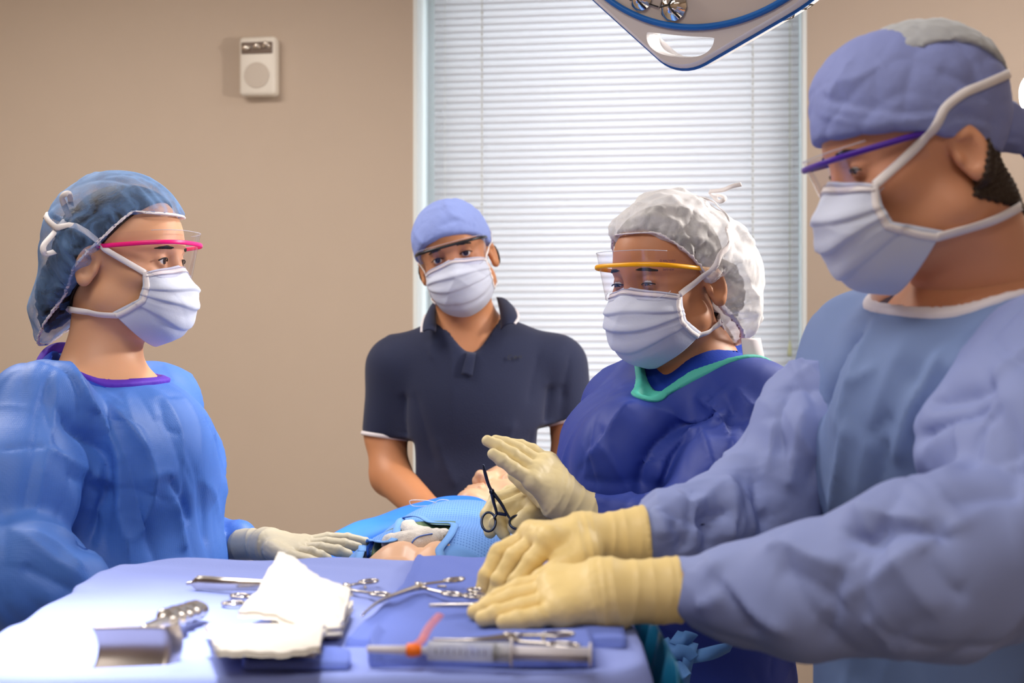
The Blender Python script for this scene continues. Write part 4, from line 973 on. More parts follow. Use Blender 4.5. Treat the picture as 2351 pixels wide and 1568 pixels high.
    straps(mm, T, trees, Gw, [(.080, .02, .012), (.086, -.01, .040), (.05, -.09, .07)], [(.068, -.02, -.060), (.05, -.06, -.065), (.0, -.08, -.065)], wd=.006)
    glasses(o, T, M['black'], 'black', .034, .040, -.024, reach=-.004)
    lower(o, float(ch[0]), 3.26, (0, -1), M['trou'], .80)
    return o
# ================================================================== the woman in the middle, three-quarter view, holding scissors
def mid_woman():
    T = Tf(P(1541, 657, 2.2), Rot(-48, 5, 0), .965)
    Fh = Field(); head(Fh, T, .0026, mouth=False)
    nb = P(1600, 850, 2.25); fc = np.array([-.72, -.69, 0]); lf = np.array([.69, -.72, 0])
    Fh.cone(T(L(0, -.020, -.055)), nb + [.0, 0, -.05], .050, .060, .03)
    Fb = Field(); Fb.cone(nb + [0, 0, .02], nb + [0, 0, -.08], .060, .08, .03); ls, rs = P(1730, 945, 2.14), P(1440, 940, 2.36)
    Fb.cone(nb + [0, 0, -.03], ls, .05, .05, .05); Fb.cone(nb + [0, 0, -.03], rs, .05, .05, .05); Fb.ell(P(1575, 1030, 2.25), (.12, .12, .14), .05)
    Fb.cone(P(1575, 1030, 2.25), P(1580, 1500, 2.25), .12, .12, .05)
    Fb.chain([ls, P(1615, 1205, 1.99), P(1480, 1205, 1.99), P(1330, 1172, 2.0)], [.045, .04, .026, .02], .03, .02); Fb.chain([rs, P(1370, 1160, 2.34), P(1262, 1178, 2.16)], [.045, .04, .026], .03, .02)
    bv, bf = coarse(Fb, .009)
    Fh.ops += Fb.ops; G = headgrid(T, Fh); hv, hf = nets(*G, smooth=1)
    o = tag(mk('person', *join((hv, hf), (bv, bf)), M['skin2'], loc=(float(nb[0]), 2.25, 0)), 'woman in white bouffant cap, yellow-framed visor and dark blue gown, raising one flat hand', 'person')
    eyes(o, T, (0, -30), .0022); brows(o, G, T)
    def cut(p):
        f_, z = -p[:, 1], p[:, 2]
        return np.maximum((z - (.006 + 1.02 * f_)) / 1.43, z - .088)
    v, f = region(G, lambda p: np.maximum(-np.maximum((p[:, 2] - .012 - (.0 + 1.02 * -p[:, 1])) / 1.43, p[:, 2] - .094), np.abs(p[:, 0]) - .079), T, .005); mk('hair', v, f, M['hair'], o)
    Fx = Field(); Fx.ell(L(.012, -.085, -.015), (.052, .052, .058), .02, T=T); v, f = surf(Fx, .005); v = lump(v, f, .03, .004, 3); mk('hair_bun', v, f, M['hair'], o)
    Fc = Field(); Fc.ell(L(0, -.006, .054), (.091, .106, .101), .03, T=T); Fc.ell(L(.025, -.088, .010), (.078, .070, .090), .04, T=T); Fc.ell(L(.025, -.105, -.055), (.058, .052, .050), .03, T=T)
    c, (cv, cf) = capmesh(o, 'bouffant_cap', Fc, T, cut, .0042, M['capM'], .0026, 3, ((90, .008, .006, .055, 5, dict()), (120, .0038, .003, .03, 9, dict())), M['trim'], .0026,
        [([(1440, 500), (1465, 470), (1520, 445)], 4, 7), ([(1470, 510), (1500, 470), (1560, 450)], 4, 7), ([(1490, 480), (1560, 480), (1620, 490)], 4, 8), ([(1540, 560), (1600, 500), (1640, 480)], -4, 8), ([(1630, 640), (1680, 600), (1730, 600)], 6, 9), ([(1640, 690), (1700, 650), (1760, 660)], -6, 9), ([(1650, 700), (1700, 710), (1765, 720)], 6, 9), ([(1680, 780), (1700, 740), (1750, 740)], -5, 8), ([(1660, 560), (1680, 520), (1720, 540)], 5, 9)])
    Fg = Field()
    Fg.cone(nb + [0, 0, -.03], ls, .075, .074, .05); Fg.cone(nb + [0, 0, -.03], rs, .075, .072, .05)
    Fg.ell(P(1575, 1010, 2.25), (.15, .15, .15), .05); Fg.ell(P(1440, 1075, 2.12), (.085, .085, .105), .06); Fg.ell(P(1400, 1075, 2.24), (.085, .085, .105), .06)
    Fg.cone(P(1560, 1160, 2.25), P(1560, 1700, 2.25), .178, .20, .05, flat=(fc, 1.32))
    Fg.chain([ls, P(1668, 1130, 2.03), P(1610, 1205, 1.99)], [.078, .074, .062], .02, .03)
    Fg.chain([P(1610, 1205, 1.99), P(1480, 1205, 1.99), P(1378, 1196, 2.0)], [.062, .046, .034], .02, .02)
    Fg.chain([rs, P(1385, 1130, 2.36), P(1340, 1175, 2.27), P(1268, 1180, 2.17)], [.07, .062, .045, .032], .03, .02)
    cv_ = Field(); cv_.cone(nb + [.005, -.018, -.12], nb + [.045, -.018, .2], .088, .11, .01); cv_.cone(P(1490, 893, 2.12), P(1530, 790, 2.17), .018, .055, .05)
    fs = [([(1505, 893), (1431, 944), (1380, 1017), (1336, 1062)], 9, 12), ([(1655, 928), (1591, 960), (1527, 1005), (1480, 1075), (1476, 1148)], -18, 16), ([(1607, 970), (1527, 1043), (1500, 1123)], 12, 14),
          ([(1607, 970), (1626, 1018), (1645, 1088)], 8, 10), ([(1677, 919), (1677, 995), (1667, 1091)], -8, 9), ([(1380, 1017), (1419, 1075), (1460, 1151)], 7, 9), ([(1400, 980), (1350, 1040), (1320, 1100)], -5, 12),
          ([(1450, 880), (1470, 905), (1475, 930)], -4, 6), ([(1590, 900), (1630, 940), (1660, 960)], 6, 8), ([(1690, 890), (1720, 930), (1750, 940)], 5, 8), ([(1660, 900), (1700, 960), (1720, 1000)], -5, 8), ([(1330, 1100), (1400, 1110), (1450, 1105)], -4, 10), ([(1320, 1120), (1345, 1140), (1400, 1155)], 5, 8)]
    g, _ = garment(o, 'surgical_gown', Fg, cv_, .0052, M['gownM'], fs, ((80, .008, .009, .10, 15, dict(bias=(.5, .3, -.8))), (110, .0034, .005, .05, 19, dict())), hi=[.62, 2.62, 1.40])
    trimband(g, 'neck_binding', Fg, cv_, M['teal'], .012)
    Fs = Field(); Fs.cone(nb + [0, 0, -.022], ls + [-.02, 0.02, -.01], .072, .066, .05); Fs.cone(nb + [0, 0, -.022], rs + [.02, 0, -.01], .072, .064, .05); Fs.ell(P(1580, 1000, 2.26), (.135, .135, .14), .05); Fs.cone(P(1690, 850, 2.36), P(1750, 930, 2.36), .052, .05, .03)
    c2 = Field(); c2.cone(nb + [-.01, 0, -.12], nb + [.025, 0, .2], .060, .075, .01); c2.cone(P(1505, 885, 2.14), P(1530, 790, 2.17), .010, .04, .03)
    garment(o, 'scrub_top', Fs, c2, .006, M['scrub'], (), ((20, .003, .006, .06, 4, dict()),))
    h_ = P(1714, 822, 2.16)
    mk('neck_tab', *gridsheet(np.stack([smoothline([h_ + [-.008 + .030 * q, .006 * q, .030], h_ + [-.006 + .032 * q, -.008, .0], h_ + [.0 + .03 * q, -.020, -.030]], 10) for q in (0, .5, 1)]), .002), M['trim'], g)
    # gown tie hanging at her side
    for pts, wd in (([(1520, 1470, 1.92), (1545, 1492, 1.90), (1575, 1500, 1.9), (1590, 1515, 1.9)], .020), ([(1514, 1475, 1.91), (1530, 1515, 1.90), (1560, 1535, 1.89), (1575, 1556, 1.88)], .018), ([(1590, 1475, 1.92), (1580, 1515, 1.90), (1570, 1575, 1.90)], .016), ([(1585, 1510, 1.91), (1630, 1500, 1.92), (1680, 1485, 1.94)], .018), ([(1546, 1462, 1.92), (1570, 1468, 1.91), (1590, 1472, 1.92)], .024)):
        l_ = smoothline([P(*q) for q in pts], 18); tw = np.stack([np.sin(np.linspace(0, 2, len(l_))) * .5, -np.ones(len(l_)), np.cos(np.linspace(0, 2.5, len(l_)))], 1)
        mk('gown_tie', *ribbon(l_, tw, wd, .0014), mat('tie_blue', '5A8CC8', .7, trans=.1), g)
    mm, Gw, Nw = mask(o, T, seed=7)
    trees = [bvh(hv, hf), bvh(cv, cf)]
    straps(mm, T, trees, Gw, [(.082, .010, .020), (.078, -.035, .075), (.05, -.065, .125), (0, -.07, .142)], [(.066, -.01, -.072), (.056, -.05, -.062), (.0, -.095, -.06)])
    for pts in ([(1628, 440, 2.22), (1660, 436, 2.2), (1680, 428, 2.19), (1702, 423, 2.19)], [(1632, 444, 2.22), (1650, 462, 2.18), (1664, 456, 2.18), (1655, 449, 2.2), (1638, 450, 2.22)]):
        l_ = smoothline([P(*q) for q in pts], 20); mk('tie_tail', *ribbon(l_, np.tile([0, -1, .4], (len(l_), 1)), .007, .0014), M['strap'], mm)
    gg_, lt = glasses(o, T, M['yellow'], 'yellow', .024, .046, -.030, slope=.13)
    ink = mat('lens_ink', '1C2266', .5); lettering(lt, 'O HALYARD', (1514, 601), (1550, 601), ink, gg_, 'lens_print'); lettering(lt, 'SAFEVIEW', (1521, 621), (1547, 621), ink, gg_, 'lens_print')
    # raised flat hand, little finger nearest
    mc = [P(1222, 1104, 1.965), P(1232, 1082, 1.985), P(1244, 1066, 2.008), P(1258, 1060, 2.03)]
    fg = [[P(1178, 1076, 1.958), P(1152, 1056, 1.956), P(1132, 1042, 1.956)], [P(1178, 1044, 1.98), P(1143, 1024, 1.98), P(1119, 1012, 1.98)], [P(1192, 1032, 2.005), P(1162, 1018, 2.005), P(1138, 1011, 2.005)], [P(1222, 1034, 2.03), P(1196, 1024, 2.03), P(1172, 1018, 2.03)]]
    glove(o, 'glove', P(1294, 1150, 1.99), P(1378, 1196, 2.0), mc, fg, [P(1268, 1150, 2.02), P(1235, 1130, 2.05), P(1205, 1110, 2.065), P(1180, 1092, 2.075)], .0265, .0325, M['gloveM'], .0098, rings=6, label='flat raised hand in cream glove', palm=.0165)
    # hand through the scissor rings
    mc = [P(1212, 1118, 2.115), P(1216, 1128, 2.10), P(1222, 1142, 2.085), P(1226, 1156, 2.075)]
    fg = [[P(1168, 1132, 2.115), P(1142, 1150, 2.11), P(1136, 1170, 2.10)], [P(1140, 1146, 2.085), P(1119, 1182, 2.07), P(1125, 1222, 2.06)], [P(1152, 1168, 2.066), P(1140, 1200, 2.055), P(1157, 1227, 2.052)], [P(1190, 1168, 2.07), P(1168, 1186, 2.065), P(1170, 1204, 2.065)]]
    glove(o, 'glove', P(1262, 1158, 2.13), P(1300, 1182, 2.18), mc, fg, [P(1262, 1168, 2.09), P(1236, 1176, 2.06), P(1206, 1192, 2.040), P(1182, 1210, 2.030)], .025, .029, M['gloveM'], .0112, rings=3, palm=.015)
    lower(o, float(nb[0]) - .03, 2.25, fc, M['scrubd'], .72)
    return o

# ================================================================== the tall man at the right, leaning over the tray
def right_man():
    T = Tf(P(2124, 371, 1.52), Rot(-84, 15, 0), 1.0)
    Fh = Field(); head(Fh, T, .0030, mouth=False, masc=1)
    nb = P(2240, 670, 1.57)
    Fh.cone(T(L(0, -.022, -.06)), nb + [.01, 0, 0], .060, .066, .03); Fh.cone(nb, nb + [.05, .02, -.12], .066, .08, .03)
    G = headgrid(T, Fh, .0023); hv, hf = nets(*G, smooth=1)
    Fb = Field(); ls, rs = P(2480, 880, 1.385), P(1985, 808, 1.72); fc = np.array([-.87, -.5, 0])
    Fb.cone(nb, nb + [.03, .02, -.1], .07, .09, .03); Fb.cone(nb + [.02, 0, -.06], ls, .06, .055, .05); Fb.cone(nb + [.02, 0, -.06], rs, .06, .05, .05); Fb.ell(P(2240, 960, 1.6), (.10, .11, .14), .05)
    Fb.cone(P(2220, 960, 1.58), P(2300, 1600, 1.6), .14, .14, .05)
    Fb.chain([P(1962, 850, 1.705), P(1885, 990, 1.695), P(1800, 1128, 1.70), P(1640, 1195, 1.63), P(1478, 1236, 1.55)], [.04, .04, .038, .03, .022], .03, .02); Fb.chain([ls, P(2410, 1220, 1.285), P(1570, 1352, 1.385)], [.055, .05, .028], .03, .02)
    bv, bf = coarse(Fb, .009)
    o = tag(mk('person', *join((hv, hf), (bv, bf)), M['skin4'], loc=(float(nb[0]) + .1, 1.62, 0)), 'tall man in blue cap and pale slate gown reaching both gloved hands over the tray', 'person')
    eyes(o, T, (0, -25), .0016); brows(o, G, T, .030)
    v, f = region(G, lambda p: np.maximum(np.maximum(-p[:, 1] + .030 + .45 * (p[:, 2]), p[:, 2] - .04), -(p[:, 2] + .070 - .4 * (-p[:, 1] + .06))), T, .0035)
    v = lump(v, f, .006, .0016, 4); mk('hair', v, f, M['hairb'], o)
    cut = lambda p: (p[:, 2] - (.052 + .345 * (-p[:, 1] - .108) - .004 * np.sin(p[:, 1] * 40))) / 1.06
    Fc = Field(); Fc.ell(L(0, .006, .042), (.086, .106, .090), .02, T=T); Fc.ell(L(0, -.002, .062), (.086, .098, .082), .02, T=T); Fc.ell(L(0, .034, .085), (.068, .066, .058), .02, T=T)
    c, (cv, cf) = capmesh(o, 'surgical_cap', Fc, T, cut, .0034, M['capR'], 0, 3, ((.045, .004, 8, (1, 1.4, 1)),), None, folds_=[([(1880, 220), (1960, 245), (2080, 262), (2200, 250)], -4, 6), ([(1880, 262), (1980, 285), (2090, 280)], 3, 6), ([(1890, 240), (2010, 262), (2110, 270), (2230, 240)], 4, 7), ([(1960, 130), (1930, 180), (1900, 230)], 3, 8), ([(2040, 140), (1980, 175), (1920, 190)], 3, 8), ([(2150, 160), (2220, 190), (2270, 220)], -3, 7), ([(2150, 300), (2220, 280), (2280, 300)], 3, 7), ([(2180, 260), (2240, 270), (2300, 290)], -4, 7)])
    Fk = Field(); Fk.ell(L(0, -.010, .066), (.0875, .096, .084), .02, T=T)
    def cutk(p):
        f_, z = -p[:, 1], p[:, 2]
        return (z - (.110 + .42 * (f_ - .01) + .020 * np.abs(np.sin((f_ - .012) * 26)))) / 1.1
    capmesh(c, 'cap_crown', Fk, T, cutk, .0034, M['capW'], 0, 3, ((.03, .004, 5, (1, 1, 1)), (.014, .0014, 6, (1, 1, 1))), None)
    Fl = Field(); kb = P(2300, 300, 1.53)
    Fl.cone(T(L(0, -.075, .025)), P(2325, 300, 1.53), .040, .020, .02); Fl.cone(P(2325, 300, 1.53), P(2352, 325, 1.53), .022, .012, .02); v, f = surf(Fl, .0032); v = creases(v, f, .014, .005, 3, (1.8, 1, 1)); v = lap(v, f, 1)
    mk('cap_knot', v, f, M['capR'], c)
    for pts, wd in (([(2335, 285, 1.53), (2352, 262, 1.53), (2368, 280, 1.52), (2350, 310, 1.52)], .012), ([(2340, 325, 1.53), (2352, 345, 1.53), (2375, 372, 1.54)], .012), ([(2338, 310, 1.52), (2358, 300, 1.52), (2385, 318, 1.52)], .014)):
        l_ = smoothline([P(*q) for q in pts], 16); mk('cap_tie', *ribbon(l_, np.tile([-.3, -1, .3], (len(l_), 1)), wd, .0016), M['scrub'], c)
    # gown body
    Fg = Field()
    Fg.cone(nb + [.04, .02, -.085], ls, .072, .082, .06); Fg.cone(nb + [.03, .02, -.095], rs, .070, .068, .06); Fg.cone(nb + [.09, .02, -.0], nb + [.10, .03, -.10], .055, .08, .05)
    Fg.ell(P(2200, 960, 1.59), (.155, .16, .17), .06); Fg.cone(P(2215, 1160, 1.60), P(2250, 1700, 1.63), .195, .22, .06, flat=(fc, 1.40))
    Fg.cone(P(1985, 815, 1.715), P(1880, 1010, 1.70), .066, .06, .04)
    ax = np.array([-.22, -.02, 1.]); c0 = nb + [-.012, .0, .0]
    cv_ = Field(); cv_.cone(c0 - ax * .12, c0 + ax * .2, .092, .115, .01)
    fs = [([(1995, 711), (1941, 784), (1895, 875), (1865, 956)], -18, 18), ([(2014, 699), (1980, 799), (1950, 900), (1925, 1000)], 9, 12), ([(2171, 791), (2133, 868), (2087, 956), (2056, 1070)], 10, 12), ([(2056, 952), (1995, 1005)], -6, 9), ([(1957, 883), (2018, 845)], 5, 8),
          ([(1957, 963), (1930, 1097), (1914, 1197)], 9, 14), ([(2230, 730), (2150, 800), (2080, 900)], -6, 14), ([(2090, 760), (2030, 900), (1990, 1060), (1975, 1180)], 6, 18), ([(2040, 1000), (2020, 1100), (2010, 1180)], -8, 10), ([(2300, 700), (2220, 800), (2180, 880)], 6, 14)]
    g, _ = garment(o, 'surgical_gown', Fg, cv_, .0062, M['gownR'], fs, ((50, .006, .010, .13, 25, dict(bias=(-.3, 0, -1))), (70, .003, .005, .06, 29, dict())), hi=[1.02, 1.98, 1.46])
    trimband(g, 'neck_binding', Fg, cv_, M['bindw'], .011)
    # sleeves
    F1 = Field(); F1.chain([P(1962, 855, 1.705), P(1880, 990, 1.69), P(1800, 1128, 1.70)], [.058, .074, .068], .02, .03); F1.chain([P(1800, 1128, 1.70), P(1640, 1195, 1.63), P(1545, 1216, 1.575), P(1478, 1236, 1.55)], [.068, .050, .041, .027], .03, .02)
    v, f = surf(F1, .0045, 2)
    v = folds(v, f, [([(1671, 1093), (1679, 1170), (1675, 1243)], 11, 9), ([(1582, 1117), (1588, 1170), (1590, 1214)], -7, 9), ([(1610, 1186), (1640, 1190), (1675, 1170)], -12, 10), ([(1736, 1073), (1752, 1162), (1776, 1222)], -14, 13), ([(1560, 1130), (1600, 1150), (1665, 1110)], 6, 9), ([(1500, 1170), (1520, 1195), (1525, 1235)], 9, 9), ([(1480, 1180), (1540, 1180), (1560, 1200)], -6, 8), ([(1540, 1200), (1560, 1230), (1570, 1270)], -8, 9), ([(1810, 880), (1790, 960), (1800, 1050)], -8, 12), ([(1780, 960), (1770, 1050), (1745, 1110)], 8, 12), ([(1850, 930), (1830, 1030), (1800, 1130)], 9, 12), ([(1640, 1200), (1640, 1230), (1630, 1270)], -9, 9), ([(1700, 1120), (1720, 1170), (1730, 1230)], 7, 10)])
    v = randfolds(v, f, 70, .008, .007, .06, 35); v = lap(v, f, 1, .25); mk('gown_sleeve', v, f, M['sleeveR'], o)
    F2_ = Field(); F2_.chain([ls, P(2440, 1040, 1.33), P(2420, 1215, 1.28)], [.088, .086, .06], .03, .03); F2_.cone(P(2400, 900, 1.42), P(2230, 1010, 1.42), .085, .06, .06); F2_.chain([P(2420, 1215, 1.28), P(2150, 1298, 1.29), P(1850, 1362, 1.34), P(1690, 1362, 1.37), P(1572, 1352, 1.388)], [.060, .083, .0625, .045, .0315], .04, .02)
    v, f = surf(F2_, .0052, 2)
    v = folds(v, f, [([(1752, 1265), (1800, 1250), (1877, 1283), (1960, 1300)], 8, 11), ([(1925, 1215), (1987, 1239), (2031, 1214), (2108, 1216), (2200, 1230)], -13, 11), ([(1974, 1259), (1938, 1303), (1914, 1405), (1885, 1490)], -5, 5), ([(1622, 1275), (1675, 1344), (1744, 1413), (1825, 1457)], 8, 11), ([(1640, 1300), (1700, 1400), (1740, 1470)], -7, 11), ([(1600, 1390), (1640, 1380), (1660, 1360)], 6, 8), ([(1780, 1300), (1850, 1330), (1920, 1380)], -5, 14), ([(2110, 917), (2209, 906), (2286, 875)], -10, 12), ([(2068, 1044), (2133, 983), (2259, 929)], -12, 13), ([(2286, 933), (2247, 983), (2221, 1078)], -6, 5), ([(1950, 1160), (2060, 1185), (2150, 1190)], 6, 14), ([(2050, 1270), (2100, 1350), (2160, 1420)], 5, 10), ([(2100, 1240), (2160, 1330), (2230, 1380)], -6, 12), ([(1980, 1420), (2030, 1460), (2050, 1500)], 5, 9), ([(2180, 1150), (2270, 1130), (2350, 1130)], -8, 16)])
    v = randfolds(v, f, 90, .0075, .008, .08, 37, bias=(.4, 0, -1), bw=.4); v = lap(v, f, 1, .25); mk('gown_sleeve', v, f, M['sleeveR'], o)
    mm, Gw, Nw = mask(o, T, seed=9, fwd=.030, grow=.005)
    trees = [bvh(hv, hf), bvh(cv, cf)]
    straps(mm, T, trees, Gw, [(.080, .030, .020), (.088, -.005, .050), (.066, -.070, .062), (0, -.105, .068)], [(.070, -.02, -.078), (.058, -.06, -.072), (.0, -.088, -.072)], wd=.0095)
    glasses(o, T, M['violet'], 'purple', .027, .036, -.026, bar=.0024, end=.025, slope=-.02)
    # far hand picking up an instrument
    mc = [P(1262, 1240, 1.500), P(1240, 1234, 1.525), P(1222, 1230, 1.55), P(1225, 1232, 1.575)]
    fg = [[P(1222, 1288, 1.492), P(1188, 1335, 1.488), P(1168, 1372, 1.49)], [P(1180, 1278, 1.515), P(1148, 1332, 1.510), P(1132, 1374, 1.51)], [P(1146, 1268, 1.54), P(1118, 1322, 1.532), P(1106, 1366, 1.532)], [P(1140, 1280, 1.565), P(1125, 1330, 1.56), P(1120, 1358, 1.56)]]
    # the index finger and thumb side faces the camera
    glove(o, 'glove', P(1368, 1246, 1.545), P(1482, 1237, 1.548), mc, fg, [P(1345, 1272, 1.50), P(1300, 1300, 1.482), P(1245, 1335, 1.470), P(1190, 1372, 1.472)], .0285, .036, M['gloveR'], .0104, rings=8, label='far cream glove, fingers pinching an instrument', palm=.0185)
    # near hand flat on the tray, little finger nearest
    mc = [P(1288, 1402, 1.352), P(1276, 1376, 1.372), P(1270, 1350, 1.394), P(1280, 1332, 1.418)]
    fg = [[P(1235, 1416, 1.345), P(1192, 1424, 1.342), P(1158, 1428, 1.342)], [P(1198, 1396, 1.366), P(1140, 1411, 1.362), P(1108, 1420, 1.362)], [P(1178, 1372, 1.392), P(1124, 1393, 1.388), P(1091, 1405, 1.388)], [P(1192, 1350, 1.418), P(1146, 1372, 1.412), P(1116, 1388, 1.412)]]
    glove(o, 'glove', P(1415, 1362, 1.388), P(1560, 1354, 1.388), mc, fg, [P(1375, 1360, 1.43), P(1300, 1345, 1.455), P(1240, 1358, 1.46), P(1195, 1375, 1.46)], .0300, .0318, M['gloveR'], .0100, rings=8, label='near cream glove, flat on the tray', palm=.0195)
    lower(o, float(nb[0]) + .13, 1.66, fc, M['scrubd'], .70)
    return o

# ================================================================== the training manikin on the operating table, under its drapes
def body_axis(y): return -.135 + (y - 2.1) * .105
def skinz(x, y):                                     # height of the manikin's trunk
    xc = body_axis(y); zc = np.interp(y, [1.8, 2.0, 2.2, 2.45, 2.62, 2.75, 2.9], [1.035, 1.060, 1.075, 1.076, 1.066, 1.03, 1.00])
    return zc - .16 * (np.abs(x - xc) / .20) ** 2.6
def drapez(x, y, lift=.006):
    xc = body_axis(y); a = np.abs(x - xc)
    z = skinz(x, y) + lift
    s = np.where(a < .205, z, skinz(xc + .205, y) + lift - (a - .205) * 2.2)
    return np.maximum(s, .70)
def patient():
    u = np.array([.46, .80, .30]); u /= np.linalg.norm(u); f_ = np.array([-.42, -.32, .85]); f_ -= u * (f_ @ u); f_ /= np.linalg.norm(f_)
    T = Tf(P(1096, 1080, 2.84) - .122 * f_ + .03 * u, np.stack([np.cross(u, f_), -f_, u], 1), 1.0)
    Fh = Field(); head(Fh, T, .001, masc=.5)
    Fh.cone(T(L(0, -.015, -.05)), T(L(0, -.02, -.2)), .05, .055, .03)
    G = headgrid(T, Fh, .0026); hv, hf = nets(*G, smooth=1)
    xs, ys = np.linspace(-.19, .19, 40), np.linspace(1.86, 2.72, 70)
    Gt = np.stack([np.stack([[body_axis(y) + x, y, skinz(body_axis(y) + x, y) - .006 + .016 * min(1, max(0, (2.2 - y) / .08)) * min(1, max(0, (.074 - abs(body_axis(y) + x + .14)) / .03)) - .012 * math.exp(-(x / .012) ** 2) * (y < 2.25) + .010 * math.exp(-((y - 2.09 - .3 * x * x) / .03) ** 2) - .008 * math.exp(-((y - 2.055) / .012) ** 2)] for y in ys]) for x in xs])
    tv, tf = gridsheet(Gt, .0); tv2 = tv.copy(); tv2[:, 2] = np.minimum(tv2[:, 2] - .12, .95)
    o = tag(mk('manikin', *join((hv, hf), (tv, tf), (tv2, tf[:, ::-1])), M['rubber'], loc=(-.1, 2.4, .95)), 'bare-headed training manikin lying face up under blue drapes', 'manikin')
    for s in (1, -1): mk('eyeball', *sphere(T(L(s * .032, .079, .010)), .0132), M['rubber'], o)
    # green lining of the operating site
    Gc = []
    for x in np.linspace(-.215, -.090, 40):
        Gc.append(np.stack([[x, 2.135 + .135 * t, drapez(x, 2.135 + .135 * t, .0175) - .034 * (1 - t) ** 1.5 + .003 * math.sin(x * 210 + 5 * t) * (1 - t)] for t in np.linspace(0, 1, 16)]))
    Gc = np.stack(Gc)
    mk('wound_lining', *gridsheet(Gc, .002), M['green'], o)
    # operating table
    t = tag(empty('operating_table', (-.1, 2.35, 0)), 'operating table hidden under the blue drapes', 'table')
    mk('table_pad', *box((-.13, 2.34, .86), (.34, .96, .07), .02), M['rub'], t); mk('table_frame', *box((-.13, 2.34, .80), (.32, .92, .04), .005), M['brushed'], t)
    mk('column', *box((-.1, 2.45, .45), (.20, .30, .70), .02), M['brushed'], t); mk('base', *box((-.1, 2.45, .045), (.3, .6, .09), .02), M['brushed'], t)
    # under sheet, over both sides of the body, with a bright blue neck towel
    def sheet(name, x0, x1, y0, y1, nx, ny, lift, mt, parent=None, label=None, cat=None, hole=None, wav=.004, seed=1, thick=.0016, drop=0):
        xs = np.linspace(x0, x1, nx); ys = np.linspace(y0, y1, ny)
        Y, X = np.meshgrid(ys, xs); X = X + body_axis(Y) * 1.0
        Z = drapez(X, Y, lift); rng = np.random.default_rng(seed)
        for j in range(9):
            k = rng.normal(0, 1, 2); k *= rng.uniform(8, 26) / np.linalg.norm(k); Z = Z + wav * .35 * np.sin(X * k[0] + Y * k[1] + rng.uniform(0, 6))
        Z = Z - drop * np.clip((y0 + .05 - Y) / .05, 0, 1)
        Gs = np.stack([X, Y, Z], -1)
        V, F = gridsheet(Gs)
        if hole is not None:
            c = V[F].mean(1); ins = np.zeros(len(c), bool)
            for (ax_, ay), (bx, by) in zip(hole, np.roll(hole, -1, 0)):
                q = (ay > c[:, 1]) != (by > c[:, 1]); xx = (bx - ax_) * (c[:, 1] - ay) / (by - ay + 1e-12) + ax_; ins ^= q & (c[:, 0] < xx)
            F = F[~ins]
        r = mk(name, V, F, mt, parent)
        if label: tag(r, label, cat)
        return r, V, F
    # neck towel: a fold standing up across the throat
    ln = [P(*q) for q in [(760, 1228, 2.46), (815, 1200, 2.54), (867, 1186, 2.60), (920, 1166, 2.64), (968, 1153, 2.67), (1027, 1140, 2.70), (1087, 1141, 2.70), (1122, 1156, 2.68), (1160, 1185, 2.64), (1200, 1225, 2.6)]]
    l_ = smoothline(ln, 90)
    Gt = np.stack([l_ + np.array([0, -.10 * q, -.020 * q - .05 * q * q]) + np.array([0, .004 * math.sin(q * 9), .006 * math.sin(q * 3.14)]) for q in np.linspace(0, 1, 12)], 1)
    back = np.stack([l_ + np.array([0, .010 + .03 * q, -.004 - .08 * q]) for q in np.linspace(0, 1, 5)], 1)
    Gt = np.concatenate([back[:, ::-1], Gt], 1)
    tag(mk('neck_towel', *gridsheet(Gt, .002), M['bright']), 'bright blue towel folded across the throat of the manikin', 'towel')
    # fenestrated dotted drape
    pix = [(820, 1296), (831, 1264), (843, 1243), (880, 1250), (905, 1243), (911, 1222), (920, 1198), (945, 1190), (968, 1192), (992, 1204), (1040, 1207), (1040, 1222), (1030, 1240), (1010, 1265), (992, 1296)]
    # lay the pixel outline on the cloth
    def onc(px, py, lift):
        lo_, hi_ = 1.8, 2.75
        ds = np.linspace(lo_, hi_, 900); q = np.array([P(px, py, d) for d in ds]); h = q[:, 2] - drapez(q[:, 0], q[:, 1], lift); i = np.where(h < 0)[0]
        return q[i[0]] if len(i) else q[-1]
    hole = np.array([onc(x, y, .018)[:2] for x, y in smoothline(pix + [pix[0]], 120)])
    sheet('under_drape', -.32, .22, 2.02, 2.60, 120, 90, .010, M['under'], None, 'smooth mid-blue sheet under the dotted drape, falling beside the manikin', 'drape', hole=hole, wav=.008, seed=4)
    d, V, F = sheet('fenestrated_drape', -.30, .215, 1.95, 2.56, 260, 260, .018, M['fdots'], None, 'light blue dotted drape with an opening over the belly of the manikin', 'drape', hole, .007, 3)
    tree = BVHTree.FromPolygons(V.tolist(), F.tolist())
    hl = smoothline([np.append(h, 0) for h in np.vstack([hole, hole[:1]])[::3]], 200)
    for q in hl: q[2] = drapez(q[0], q[1], .018) + .0035
    rv, rf = ribbon(hl, np.tile([0, 0, 1.], (len(hl), 1)), .012, .0016); mk('opening_hem', rv, rf, M['hem'], d, smooth=False)
    # gauze on the wound and loose suture
    Fq = Field(); Fq.chain([P(898, 1247, 2.13), P(935, 1250, 2.12), P(975, 1240, 2.14), P(1022, 1226, 2.19)], [.015, .019, .017, .009], .012, .01); Fq.chain([P(960, 1232, 2.16), P(940, 1218, 2.20), P(930, 1204, 2.235)], [.017, .013, .007], .012, .008); Fq.cone(P(950, 1225, 2.18), P(945, 1200, 2.24), .009, .006, .006)
    v, f = surf(Fq, .0024); v = creases(v, f, .022, .004, 3); v = lap(v, f, 1)
    gz = tag(mk('gauze', v, f, M['gauze']), 'crumpled white gauze sponge lying in the drape opening', 'gauze')
